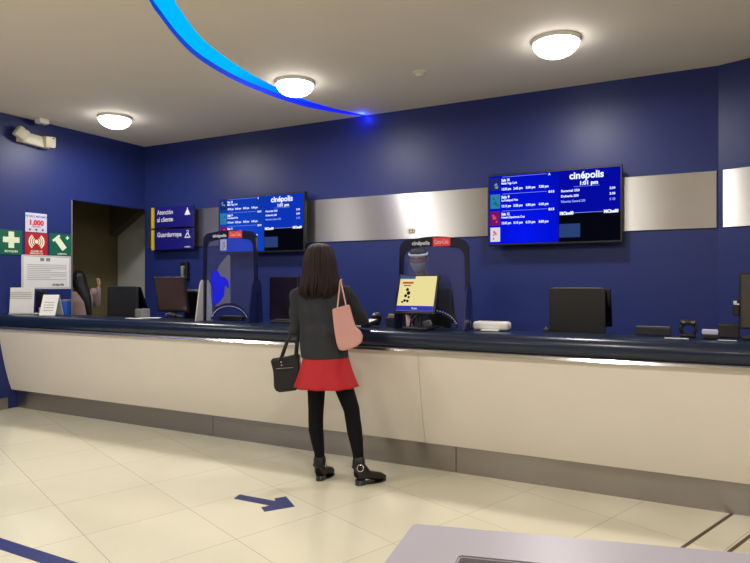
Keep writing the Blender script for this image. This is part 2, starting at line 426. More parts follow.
# ------------------------------------------------------------------ service counter
CX0, CX1 = -0.068, 9.0
def profile_prism(bm, prof, x0f, x1):
    """prof: (y,z); x0f gives the start x so that the end follows the left wall"""
    a = [bm.verts.new((x0f(y), y, z)) for y, z in prof]; b = [bm.verts.new((x1, y, z)) for y, z in prof]
    n = len(prof); bm.faces.new(a); bm.faces.new(b[::-1])
    for i in range(n): bm.faces.new((a[i], b[i], b[(i+1) % n], a[(i+1) % n]))
ct = thing('service_counter', 'long service counter with white front, navy bullnose top and steel kick plate', 'counter', (0, 0, 0))
xs = lambda y: XL(y)+0.004
bm = newbm()
front = []
for i in range(13):
    t = i/12; z = 0.212+t*(0.935-0.212); y = -1.85-0.15*(t**0.85)-0.01*math.sin(PI*t); front.append((y, z))
SX = on_y(421.5, 390, -1.93).x
prof = front+[(-1.80, 0.935), (-1.80, 0.212)]
for x0, x1 in ((None, SX-0.0015), (SX+0.0015, CX1)):
    profile_prism(bm, prof, (xs if x0 is None else (lambda y, q=x0: q)), x1)
obj('front_panel', bm, M_panel, ct, smooth=True)
bm = newbm()
nose = [(-1.60, 1.065), (-1.98, 1.068)]
for i in range(1, 12):
    a = PI/2*(1-i/11*2)
    nose.append((-1.985-0.065*math.cos(a), 1.0+0.066*math.sin(a)))
nose += [(-1.975, 0.934), (-1.80, 0.934), (-1.60, 1.02)]
profile_prism(bm, nose, xs, CX1); obj('countertop', bm, M_top, ct, smooth=True)
bm = newbm(); profile_prism(bm, [(-2.030, 0.914), (-2.022, 0.932), (-1.99, 0.932), (-1.99, 0.918)], xs, CX1); obj('steel_edging', bm, M_chrome, ct)
kx = [XL(-1.79)+0.004]+[on_y(u, 430, -1.79).x for u in (213, 456)]+[6.75+0.8, CX1]
for i in range(len(kx)-1):
    bm = newbm(); box(bm, ((kx[i]+kx[i+1])/2, -1.780, 0.106), (kx[i+1]-kx[i]-0.006, 0.02, 0.212), 0.001, seg=1)
    obj('kick_plate', bm, M_kick, ct)
bm = newbm(); profile_prism(bm, [(-1.77, 0.01), (-1.77, 0.93), (-1.60, 1.02), (-1.60, 0.90), (-1.72, 0.86), (-1.72, 0.01)], lambda y: XL(y)+0.01, CX1); obj('carcass', bm, M_work, ct)
bm = newbm(); profile_prism(bm, [(-1.60, 0.87), (-1.60, 0.90), (-1.10, 0.90), (-1.10, 0.87)], lambda y: XL(y)+0.02 if y < YA else 0.02, CX1); obj('worktop', bm, M_work, ct)
for x in (0.9, 2.6, 4.3, 6.0, 7.7): bm = newbm(); box(bm, (x, -1.4, 0.435), (0.04, 0.55, 0.87)); obj('support_panel', bm, M_work, ct)

# ------------------------------------------------------------------ ceiling lights
def downlight(x, y, label, watt, group=None, dia=0.35):
    t = thing('ceiling_downlight', label, 'ceiling light', (x, y, CEIL), 0, group)
    bm = newbm(); cyl(bm, (0, 0, 0), (0, 0, -0.03), dia/2+0.012, dia/2+0.006, 40); obj('trim_ring', bm, M_white, t, smooth=True)
    bm = newbm(); rr = []
    for i in range(9):
        a = PI/2*i/8; rr.append((0, 0, -0.03-0.105*math.sin(a), dia/2*math.cos(a)+0.0005, dia/2*math.cos(a)+0.0005))
    loft(bm, rr, 40); obj('bloom_dome', bm, M_bloom, t, smooth='all')  # deep dome stands in for the bloom round the lamp
    ld = bpy.data.lights.new('lamp_light', 'AREA'); ld.shape = 'DISK'; ld.size = dia*0.8; ld.energy = watt; ld.color = LAMP_COL
    lo = bpy.data.objects.new('lamp_light', ld); COL.objects.link(lo); lo.parent = t; lo.location = (0, 0, -0.15)
    return t
downlight(0.908, -1.258, 'round lit ceiling lamp nearest the left wall, above the far end of the counter', LAMP_W)
downlight(3.443, -1.325, 'round lit ceiling lamp beside the blue crescent light', LAMP_W)
downlight(5.838, -1.218, 'largest round lit ceiling lamp, above the right part of the counter', LAMP_W)
for x, y in ((0.6, -4.6), (2.7, -4.6), (6.0, -4.7), (8.8, -4.6), (11.2, -4.8), (0.9, -8.0), (4.0, -8.4), (7.4, -8.2), (10.8, -8.2)):  # unseen lamps, added to light the lobby and streak the steel band
    downlight(x, y, 'added round ceiling lamp, unseen, out in the lobby', LOBBY_W, 'added unseen lobby lamps')

# smoke detector, ceiling sensor
p = on_z(420, 72, CEIL)
t = thing('smoke_detector', 'small round smoke detector on the ceiling between two lamps', 'smoke detector', (p.x, p.y, CEIL))
bm = newbm(); cyl(bm, (0, 0, 0), (0, 0, -0.018), 0.062, 0.058, 32); obj('base', bm, M_cream, t, smooth=True)
bm = newbm(); loft(bm, [(0, 0, -0.045, 0.02, 0.02), (0, 0, -0.042, 0.034, 0.034), (0, 0, -0.018, 0.046, 0.046)], 32); obj('sensor_head', bm, M_cream, t, smooth=True)
p = on_z(41, 119, CEIL)
t = thing('ceiling_sensor', 'small white box sensor where ceiling meets the left wall', 'sensor', (p.x+0.02, p.y, CEIL))
bm = newbm(); box(bm, (0, 0, -0.03), (0.10, 0.12, 0.06), 0.01); obj('body', bm, M_white, t)
bm = newbm(); cyl(bm, (0, 0, -0.06), (0, 0, -0.068), 0.02, 0.018, 20); obj('lens', bm, M_grey, t)

# emergency light on the left wall
pc = on_left(31, 139.5)
t = thing('emergency_light', 'cream twin-head emergency light high on the left wall', 'emergency light', pc, LROT)
bm = newbm(); box(bm, (0.0, -0.045, -0.012), (0.36, 0.08, 0.125), 0.012, rot=Euler((0, 0.07, 0))); obj('housing', bm, M_cream, t, smooth=True)
for s, dx, dz, rt in ((-1, -0.165, 0.028, 0.5), (1, 0.165, -0.006, -0.1)):
    bm = newbm(); box(bm, (dx, -0.085, dz), (0.13, 0.09, 0.13), 0.018, rot=Euler((0.2, rt, 0))); h = obj('lamp_head', bm, M_cream, t, smooth=True)
    bm = newbm(); cyl(bm, (dx+0.02, -0.130, dz+0.035), (dx+0.02, -0.137, dz+0.033), 0.016, 0.014, 16); obj('lens', bm, M_chrome, h)
bm = newbm(); box(bm, (0.03, -0.05, -0.066), (0.05, 0.02, 0.01), 0.002); obj('indicator', bm, M_red, t)

# ------------------------------------------------------------------ signs on the left wall
def lw(u, v): 
    p = on_left(u, v); return p
def left_sign(name, label, u0, u1, v0, v1, m, thick=0.006, vr=None):
    a, b = lw(u0, v0), lw(u1, v0); c = lw(u0, v1)
    wd = (b-a).length if abs((b-a).z) < 1e-6 else math.hypot(b.x-a.x, b.y-a.y)
    pm = (lw(u0, (v0+v1)/2)+lw(u1, (v0+v1)/2))/2; D = (pm-CAM).dot(Vector((-SY, CY, 0))); h = (v1-v0)*D/FOC
    t = thing(name, label, 'sign', pm+Vector((0.002, 0, 0)), LROT)
    bm = newbm(); box(bm, (0, -thick/2, 0), (wd, thick, h), 0.001, seg=1); obj('board', bm, m, t)
    return t, wd, h, -thick-0.001
t, wd, h, fy = left_sign('capacity_notice', 'small lavender-white notice with red figures above the red alarm sign', 25, 46.5, 213.3, 232.3, M_lav)
text('heading', 'AFORO MÁXIMO', h*0.15, M_txtblue, t, 0, fy, h*0.27, 'CENTER', 0.02)
text('figures', '1,000', h*0.36, M_txtred, t, 0, fy, -h*0.12, 'CENTER', 0.06)
text('caption', 'PERSONAS', h*0.1, M_txtred, t, 0, fy, -h*0.24, 'CENTER', 0.03)
for dx in (-0.3, 0.0, 0.3):
    bm = newbm(); cyl(bm, (dx*wd, fy+0.001, -h*0.37), (dx*wd, fy-0.0003, -h*0.37), h*0.055, seg=12); obj('pictogram', bm, M_txtdark, t)
t, wd, h, fy = left_sign('first_aid_sign', 'green sign with pale cross at the left edge', -9, 22, 229.5, 254.5, M_green)
bm = newbm(); s = h*0.30
box(bm, (wd*0.13, fy, h*0.1), (s*2.2, 0.002, s*0.75)); box(bm, (wd*0.13, fy, h*0.1), (s*0.75, 0.0022, s*2.2)); obj('cross', bm, M_glowsym, t)
text('caption', 'BOTIQUÍN', h*0.11, M_glowsym, t, wd*0.13, fy, -h*0.40, 'CENTER', 0.03)
t, wd, h, fy = left_sign('alarm_sign', 'red alarm sign with sound-wave symbol', 24.8, 47.2, 232.8, 255.0, M_red)
bm = newbm(); cz = h*0.10
def ringseg(bm, r0, r1, a0, a1, cx, cz, y, n=14):
    oo = [(cx+r1*math.cos(a0+(a1-a0)*i/n), cz+r1*math.sin(a0+(a1-a0)*i/n)) for i in range(n+1)]
    ii = [(cx+r0*math.cos(a0+(a1-a0)*i/n), cz+r0*math.sin(a0+(a1-a0)*i/n)) for i in range(n+1)]
    strip_poly(bm, oo, ii, y, y+0.001)
for r0, r1 in ((0.13, 0.18), (0.22, 0.27), (0.30, 0.37)):
    for c_ in (0, PI): ringseg(bm, r0*h, r1*h, c_-0.95, c_+0.95, 0, cz, fy)
cyl(bm, (0, fy+0.001, cz), (0, fy, cz), h*0.09, seg=16); obj('symbol', bm, M_glowsym, t)
text('caption', 'ALARMA DE\nEMERGENCIA', h*0.10, M_glowsym, t, 0, fy, -h*0.36, 'CENTER', 0.02)
t, wd, h, fy = left_sign('flashlight_sign', 'green sign with slanted torch symbol and small cross beside the opening', 49, 70.8, 233.8, 256.0, M_green)
bm = newbm(); R_ = Euler((0, 0.9, 0))
box(bm, (0, fy, 0.05*h), (h*0.62, 0.0018, h*0.26), rot=R_)
box(bm, (-h*0.20, fy, 0.05*h+h*0.24), (h*0.10, 0.0018, h*0.42), rot=R_)
box(bm, (h*0.33, fy, h*0.33), (h*0.17, 0.0018, h*0.05)); box(bm, (h*0.33, fy, h*0.33), (h*0.05, 0.0019, h*0.17)); obj('symbol', bm, M_glowsym, t)
text('caption', 'LÁMPARA', h*0.10, M_glowsym, t, 0.02, fy, -h*0.44, 'CENTER', 0.03)
t, wd, h, fy = left_sign('framed_notice', 'white framed paper notice under the red and green signs', 21.2, 70.4, 255.6, 289.0, M_paper)
bm = newbm(); x, z = wd/2, h/2
for c_, s_ in (((0, z-0.012), (wd-0.03, 0.006)), ((0, -z+0.012), (wd-0.03, 0.006)), ((x-0.014, 0), (0.006, h-0.03)), ((-x+0.014, 0), (0.006, h-0.03))):
    box(bm, (c_[0], fy, c_[1]), (s_[0], 0.001, s_[1]))
obj('frame_line', bm, M_txtgrey, t)
bm = newbm()
for i in range(9):
    ww = wd*0.8*(1 if i % 4 != 3 else 0.6); box(bm, (-(wd*0.8-ww)/2, fy, h*0.22-i*h*0.055), (ww, 0.0006, h*0.012))
box(bm, (-wd*0.10, fy, h*0.38), (0.05, 0.0008, 0.04)); box(bm, (wd*0.02, fy, h*0.38), (0.05, 0.0008, 0.04))
obj('printed_lines', bm, M_txtgrey, t)
text('signature', 'cinépolis', h*0.11, M_txtdark, t, wd*0.10, fy, -h*0.40, 'LEFT', 0.03)

# ------------------------------------------------------------------ hanging direction signs
def dir_sign(name, label, v0, v1, lines, hanger):
    y = -0.10; a, b = on_y(152, v0, y), on_y(194, v0, y); pm = on_y(173, (v0+v1)/2, y); pm.x = (a.x+b.x)/2
    wd = b.x-a.x; D = (pm-CAM).dot(Vector((-SY, CY, 0))); h = (v1-v0)*D/FOC
    t = thing(name, label, 'sign', pm)
    bm = newbm(); box(bm, (0.03, 0, 0), (wd-0.07, 0.03, h), 0.003); obj('board', bm, M_signblue, t)
    bm = newbm(); box(bm, (-wd/2+0.025, 0, 0), (0.05, 0.032, h), 0.002); obj('yellow_edge', bm, M_yellow, t)
    for dx in (-0.2, 0.3): bm = newbm(); box(bm, (wd*dx, 0.049, 0), (0.03, 0.066, 0.03)); obj('wall_bracket', bm, M_grey, t)
    fy = -0.0165
    for i, s in enumerate(lines): text('lettering', s, 0.088, M_txt, t, -wd*0.35, fy, h*0.14-i*0.098, 'LEFT', 0.015, fit=wd*(0.58 if hanger else 0.38))
    bm = newbm(); cx, cz, k = wd*0.33, h*0.12, 1.0
    cx = wd*0.37; tri = [(cx-0.052, cz-0.02), (cx+0.052, cz-0.02), (cx+0.014, cz+0.045), (cx-0.014, cz+0.045)]
    if hanger:
        inn = [(cx-0.034, cz-0.008), (cx+0.034, cz-0.008), (cx+0.006, cz+0.030), (cx-0.006, cz+0.030)]
        strip_poly(bm, tri+[tri[0]], inn+[inn[0]], fy, fy+0.001)
        ringseg(bm, 0.012, 0.022, -1.5, 3.0, cx, cz+0.062, fy)
    else:
        prism(bm, tri, fy, fy+0.001); box(bm, (cx, fy, cz+0.06), (0.016, 0.001, 0.035))
    obj('pictogram', bm, M_txt, t)
    if hanger: text('small_logo', 'cinépolis', 0.03, M_txt, t, wd*0.30, fy, -h*0.42, 'LEFT', 0.02)
    return t
dir_sign('direction_sign', 'navy sign reading Atención al cliente, the upper of two', 206.5, 227.3, ['Atención', 'al cliente'], False)
dir_sign('direction_sign', 'navy sign reading Guardarropa with a hanger pictogram, the lower of two', 229.3, 249.5, ['Guardarropa'], True)

# ------------------------------------------------------------------ televisions
def screen_mat(col, dim):
    m = emit('screen_left_glow', col, dim); nt = m.node_tree; e = nt.nodes['Emission']
    tc = nt.nodes.new('ShaderNodeTexCoord'); mp = nt.nodes.new('ShaderNodeMapping'); mp.inputs['Location'].default_value = (0.40, 0, 0.30); mp.inputs['Scale'].default_value = (1.5, 1, 1.1)
    gr = nt.nodes.new('ShaderNodeTexGradient'); gr.gradient_type = 'SPHERICAL'; cr = nt.nodes.new('ShaderNodeValToRGB')
    c = lin(col); cr.color_ramp.elements[0].color = tuple(x*0.5 for x in c[:3])+(1,); cr.color_ramp.elements[1].color = tuple(min(1, x*1.25) for x in c[:3])+(1,)
    L = nt.links; L.new(tc.outputs['Object'], mp.inputs[0]); L.new(mp.outputs[0], gr.inputs[0]); L.new(gr.outputs[0], cr.inputs[0]); L.new(cr.outputs[0], e.inputs[0]); return m
def tv(label, u0, u1, vt, vb, y, colL, colR, dim, seed):
    a, b = on_y(u0, 200, y), on_y(u1, 200, y); um = (u0+u1)/2; pm = on_y(um, (vt+vb)/2, y); pm.x = (a.x+b.x)/2
    Wd = b.x-a.x; D = (pm-CAM).dot(Vector((-SY, CY, 0))); Hh = (vb-vt)*D/FOC
    t = thing('wall_television', label, 'television', pm)
    bm = newbm(); box(bm, (0, 0.03, 0), (Wd, 0.06, Hh), 0.006); obj('casing', bm, M_black, t)
    bm = newbm(); box(bm, (0, 0.0965, 0), (0.30, 0.073, 0.30), 0.004); obj('wall_mount', bm, M_black, t)
    sw, sh = Wd-0.035, Hh-0.04; fy = -0.001
    eL = screen_mat(colL, dim); eR = emit('screen_right_glow', colR, dim); eW = emit('screen_white', (225, 232, 255), dim*1.3)
    eT = emit('screen_pale', (150, 170, 255), dim*1.1); eK = emit('screen_black', (10, 12, 24), dim*0.6); eG = emit('screen_grey_blue', (44, 66, 120), dim)
    L0, R0 = -sw/2, sw/2; sp = L0+sw*0.553; zt, zb = sh/2, -sh/2; kz = zt-sh*0.60
    def pane(nm, x0, x1, z0, z1, m, par=t, d=0.0):
        bm = newbm(); box(bm, ((x0+x1)/2, fy-d, (z0+z1)/2), (x1-x0, 0.002, z1-z0)); return obj(nm, bm, m, par)
    sc = pane('screen', L0, sp, zb, zt, eL)
    pane('screen', sp, R0, kz, zt, eR); dk = pane('screen', sp, R0, zb, kz, eK)
    pane('picture_tile', sp+0.005, sp+sw*0.16, zb+sh*0.06, zb+sh*0.25, eG, dk, 0.0015)
    ty = fy-0.0025; tc = [(34, 44, 100), (50, 130, 170), (120, 24, 100), (228, 222, 226)]; lw_ = sp-L0; rw_ = R0-sp
    titles = ['Malek Vega Cork', 'La Huésped Nva', 'Nuestra Experiencia Cruz']
    for k in range(4):
        f0, f1 = ((0.03, 0.21), (0.27, 0.48), (0.52, 0.73), (0.76, 0.97))[k]; z1, z2 = zt-f0*sh, zt-f1*sh
        xa, xb = L0+0.02*lw_, L0+0.165*lw_; th = pane('thumbnail', xa, xb, z2, z1, emit('thumbnail', tc[k], dim), sc, 0.0015)
        bm = newbm(); rnd = random.Random(seed+k)
        for q in range(5):
            px_, pz = xa+(xb-xa)*(0.25+0.5*rnd.random()), z2+(z1-z2)*(0.2+0.6*rnd.random()); rr = 0.012*(0.6+0.7*rnd.random())
            cyl(bm, (px_, ty, pz), (px_, ty-0.0006, pz), rr, seg=10)
        obj('figure', bm, emit('thumb_fig', [(120, 150, 200), (30, 110, 140), (225, 80, 90), (215, 120, 130)][k], dim), th)
        if k == 3: break
        zr = zt-k*0.25*sh; xx = L0+0.185*lw_
        text('hall_text', 'Sala %d' % (18, 9, 12)[k], 0.036, eW, sc, xx, ty, zr-0.085*sh, 'LEFT', 0.04, fit=0.12*lw_)
        text('title_text', titles[k], 0.030, eW, sc, xx, ty, zr-0.130*sh, 'LEFT', 0.03, fit=(0.23, 0.24, 0.34)[k]*lw_)
        bm = newbm(); box(bm, (L0+0.52*lw_, ty, zr-0.022*sh), (0.64*lw_, 0.0006, 0.0028)); obj('divider', bm, eT, sc)
        for q, s in enumerate([('12:30 pm', '2:45 pm', '5:00 pm', '7:30 pm'), ('12:15 pm', '2:20 pm', '4:30 pm', '6:45 pm'), ('12:45 pm', '3:15 pm', '6:15 pm', '8:50 pm')][k]):
            text('showtime', s, 0.032, eW, sc, xx+(0, 0.175, 0.355, 0.54)[q]*lw_, ty, zr-0.215*sh, 'LEFT', 0.04, fit=0.135*lw_)
        text('rating', ['A', 'B15', 'B15'][k], 0.030, eW, sc, L0+0.86*lw_, ty, zr-0.045*sh, 'LEFT', 0.04, fit=(0.03, 0.08, 0.08)[k]*lw_)
    cxr = sp+0.46*rw_
    text('logo_text', 'cinépolis', 0.092, eW, t, cxr, ty, zt-0.125*sh, 'CENTER', 0.03, fit=0.56*rw_)
    text('clock_text', '1:01 pm', 0.050, eW, t, cxr+0.02, ty, zt-0.215*sh, 'CENTER', 0.04, fit=0.29*rw_)
    bm = newbm(); box(bm, (cxr, ty, zt-0.235*sh), (rw_*0.42, 0.0006, 0.0025)); obj('divider', bm, eT, t)
    for k, (s, r) in enumerate((('Sucursal 250', '2:30'), ('Dulcería 250', '2:50'), ('Palomitas General 250', '$ 120'))):
        text('list_text', s, 0.030, eW if k < 2 else eT, t, sp+0.04*rw_, ty, zt-(0.30+0.075*k)*sh, 'LEFT', 0.03, fit=(0.31, 0.29, 0.40)[k]*rw_)
        text('list_text', r, 0.030, eW if k < 2 else eT, t, sp+0.83*rw_, ty, zt-(0.30+0.075*k)*sh, 'LEFT', 0.03, fit=0.09*rw_)
    text('banner_text', 'MiCine80', 0.040, eW, t, sp+0.02*rw_, ty, kz-0.02*sh, 'LEFT', 0.06, fit=0.23*rw_)
    text('banner_text', 'MiCine80', 0.040, eW, t, sp+0.74*rw_, ty, kz-0.02*sh, 'LEFT', 0.06, fit=0.23*rw_)
    bm = newbm(); box(bm, (sp+0.49*rw_, ty, kz+0.0), (rw_*0.46, 0.0006, 0.0035)); obj('divider', bm, eT, t)
    return t
tv('wall television above the first clear shield, nearer the sign pair', 218.5, 304.5, 194.5, 252.5, -0.15, (20, 70, 205), (14, 55, 190), 0.95, 3)
tv('wall television on the right, mounted above and right of the clerk shield', 487.5, 622.5, 169.5, 244.0, -0.15, (4, 20, 225), (6, 12, 165), 1.0, 9)

# outlet on the steel band and phone on the wall
p = on_y(411.5, 230.5, -0.015)
t = thing('wall_outlet', 'small cream outlet plate low on the steel band', 'outlet', p)
bm = newbm(); box(bm, (0, -0.006, 0), (0.085, 0.012, 0.05), 0.003); obj('plate', bm, M_cream, t)
bm = newbm(); box(bm, (-0.018, -0.013, 0), (0.012, 0.002, 0.02)); box(bm, (0.018, -0.013, 0), (0.012, 0.002, 0.02)); obj('socket', bm, M_dark, t)
p = on_y(186.5, 271, 0)
t = thing('wall_telephone', 'black wall telephone with pale handset on the navy wall', 'telephone', p)
bm = newbm(); box(bm, (0, -0.03, 0), (0.12, 0.06, 0.24), 0.012); obj('base', bm, M_black, t)
bm = newbm(); box(bm, (0.0, -0.075, -0.02), (0.045, 0.035, 0.17), 0.014); box(bm, (0, -0.068, 0.045), (0.055, 0.045, 0.045), 0.014); box(bm, (0, -0.068, -0.085), (0.055, 0.045, 0.045), 0.014)
obj('handset', bm, M_grey, t, smooth=True)
bm = newbm(); pts = [Vector((0.02+0.012*math.cos(i*1.2), -0.06+0.012*math.sin(i*1.2), -0.11-0.0035*i)) for i in range(36)]; tube(bm, pts, 0.003, 6); obj('cord', bm, M_black, t, smooth=True)

# ------------------------------------------------------------------ shields on the counter
LZ = 1.0688
def shield(label, u0, u1, vt, y, reflections, tilt=0.0):
    a, b = on_y(u0, 300, y), on_y(u1, 300, y); um = (u0+u1)/2
    D = (on_y(um, 300, y)-CAM).dot(Vector((-SY, CY, 0))); Wd = b.x-a.x; Hh = 1.42-(vt-283)*D/FOC-LZ
    t = thing('protective_shield', label, 'protective screen', ((a.x+b.x)/2, y, LZ))
    hw = Wd/2
    def outline(ins, top):
        w_ = hw-ins; wt = w_-0.014; r = 0.075; zc_ = Hh-top-0.02; pts = [(-w_, 0.0)]
        for i in range(9):
            aa = PI-PI/2*i/8; pts.append((-wt+r+math.cos(aa)*r, zc_-r+math.sin(aa)*r))
        for i in range(1, 12):
            q = i/12; pts.append(((-wt+r)*(1-q)+(wt-r)*q, zc_+0.02*math.sin(PI*q)))
        for i in range(9):
            aa = PI/2-PI/2*i/8; pts.append((wt-r+math.cos(aa)*r, zc_-r+math.sin(aa)*r))
        pts.append((w_, 0.0)); return pts
    O, I = outline(0, 0), outline(0.030, 0.072)
    bm = newbm(); strip_poly(bm, O, I, -0.012, 0.012); obj('frame', bm, M_navyfr, t)
    # clear sheet with an arched hand opening
    arch = [(hw*0.62*math.cos(PI-PI*i/16), 0.005+0.115*math.sin(PI-PI*i/16)) for i in range(17)]
    bm = newbm(); poly = [(-hw+0.03, 0.005)]+[(x, z) for x, z in I[1:-1]]+[(hw-0.03, 0.005)]+arch[::-1]
    vs = [bm.verts.new((x, 0, z)) for x, z in poly]; es = [bm.edges.new((vs[i], vs[(i+1) % len(vs)])) for i in range(len(vs))]
    bmesh.ops.triangle_fill(bm, use_beauty=True, edges=es)
    r_ = bmesh.ops.extrude_face_region(bm, geom=bm.faces[:]); bmesh.ops.translate(bm, verts=[g for g in r_['geom'] if isinstance(g, bmesh.types.BMVert)], vec=(0, 0.004, 0))
    obj('clear_panel', bm, M_acr, t)
    bm = newbm(); ai = [(x*1.10, z*1.38+0.002) for x, z in arch]; strip_poly(bm, ai, arch, -0.006, -0.003); ab = obj('arch_band', bm, M_navyfin, t)
    bm = newbm(); ringn = 22
    for i in range(ringn):
        aa = PI-PI*(i+2.5)/(ringn+4); x, z = hw*0.62*1.05*math.cos(aa), 0.007+0.115*1.16*math.sin(aa)
        box(bm, (x, -0.0068, z), (0.007, 0.0008, 0.010), rot=Euler((0, -(aa-PI/2), 0)))
    obj('arch_lettering', bm, M_txt, ab)
    text('header_logo', 'cinépolis', 0.042, M_txt, t, -hw*0.34, -0.013, Hh-0.062, 'CENTER', 0.02, fit=hw*0.50)
    bm = newbm(); box(bm, (hw*0.24, -0.014, Hh-0.043), (hw*0.48, 0.003, 0.066), 0.001, seg=1); rl = obj('red_label', bm, M_redtag, t)
    text('label_script', 'Coca-Cola', 0.046, M_txt, rl, hw*0.24, -0.0165, Hh-0.058, 'CENTER', 0.0, fit=hw*0.38)
    for s in (-1, 1):
        bm = newbm(); x = s*(hw-0.01)
        for q in ((x-0.005, x+0.005),):
            poly = [((yy*1.15 if (yy > 0 and s < 0) else yy)-(0.02 if s > 0 else 0), zz) for yy, zz in ((-0.11, 0.0), (0.10, 0.0), (0.075, Hh*0.40), (0.05, Hh*0.455), (-0.03, Hh*0.455), (-0.055, Hh*0.40))]
            a_ = [bm.verts.new((q[0], yy, zz)) for yy, zz in poly]; b_ = [bm.verts.new((q[1], yy, zz)) for yy, zz in poly]
            bm.faces.new(a_); bm.faces.new(b_[::-1])
            for i in range(len(poly)): bm.faces.new((a_[i], b_[i], b_[(i+1) % len(poly)], a_[(i+1) % len(poly)]))
        f_ = obj('side_fin', bm, M_white if (s < 0 and reflections) else M_navyfin, t)  # reflected light on the left fin is put in as white colour
        if s < 0 and reflections: f_['label'] = 'side fin coloured white for the light it reflects'
    if reflections:  # grey and blue reflections on the clear panel, painted as flat shapes
        bm = newbm(); prism(bm, [(-0.17, 0.14), (0.01, 0.14), (0.01, Hh*0.72), (-0.02, Hh*0.73), (-0.12, Hh*0.62), (-0.17, Hh*0.5)], -0.0035, -0.002); obj('grey_reflection', bm, M_greyrefl, t)
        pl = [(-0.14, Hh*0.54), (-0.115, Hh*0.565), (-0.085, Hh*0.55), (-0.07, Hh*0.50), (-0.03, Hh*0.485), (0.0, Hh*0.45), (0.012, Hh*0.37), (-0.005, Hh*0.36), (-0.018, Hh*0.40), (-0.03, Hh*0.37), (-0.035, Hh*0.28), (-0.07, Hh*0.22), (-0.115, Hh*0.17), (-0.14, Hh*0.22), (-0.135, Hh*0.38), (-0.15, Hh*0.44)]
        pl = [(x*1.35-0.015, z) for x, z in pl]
        bm = newbm(); prism(bm, pl, -0.0055, -0.004); obj('blue_reflection', bm, M_bluerefl, t)
    return t
shield('clear counter shield with a painted blue reflection, below the left television', 203, 258, 230, -1.78, True)
shield('clear counter shield in front of the masked clerk', 398.5, 470.5, 236.5, -1.74, False)

# ------------------------------------------------------------------ terminals and monitors
WZ = 0.902
def D_of(p): return (p-CAM).dot(Vector((-SY, CY, 0)))
def z_at(v, D): return CAM.z-(v-283)*D/FOC
def terminal(label, u0, u1, vt, y, cover=M_black, flap=0.09, xo=0.0):
    """till seen from behind: upright back cover, touch screen leaning away to the clerk"""
    a, b = on_y(u0, 300, y), on_y(u1, 300, y); D = D_of(on_y((u0+u1)/2, 300, y)); zt = z_at(vt, D)
    t = thing('till_terminal', label, 'till', ((a.x+b.x)/2, y, WZ)); Wd = b.x-a.x; H_ = zt-WZ
    bm = newbm(); box(bm, (0, 0, H_-0.165), (Wd, 0.03, 0.33), 0.006); obj('back_cover', bm, cover, t)
    bm = newbm(); L_ = 0.30; box(bm, (xo, 0.02+flap/2+0.012, H_-L_/2+0.004), (Wd*0.99, 0.02, L_), 0.006, rot=Euler((math.atan2(flap, L_), 0, 0))); s_ = obj('touch_screen', bm, M_gblack, t)
    bm = newbm(); cyl(bm, (0, 0.045, 0.0), (0, 0.03, H_-0.12), 0.028, 0.024); obj('stand', bm, M_dark, t)
    bm = newbm(); box(bm, (0, 0.055, 0.012), (0.22, 0.20, 0.024), 0.008); obj('base', bm, M_dark, t)
    bm = newbm(); box(bm, (0, 0.0, H_+0.001), (Wd*0.86, 0.012, 0.004)); obj('top_edge', bm, M_chrome, t)
    return t
terminal('black till with its back to us at the right, beyond the white printer', 549.5, 605.5, 288, -1.50, flap=0.12, xo=0.035)
terminal('black till standing in front of the dim corridor opening', 108, 138, 286.5, -1.42, M_dark, 0.12)
terminal('black till behind the clerk shield beside the yellow screen', 428, 451, 289, -1.38, M_black, 0.11)
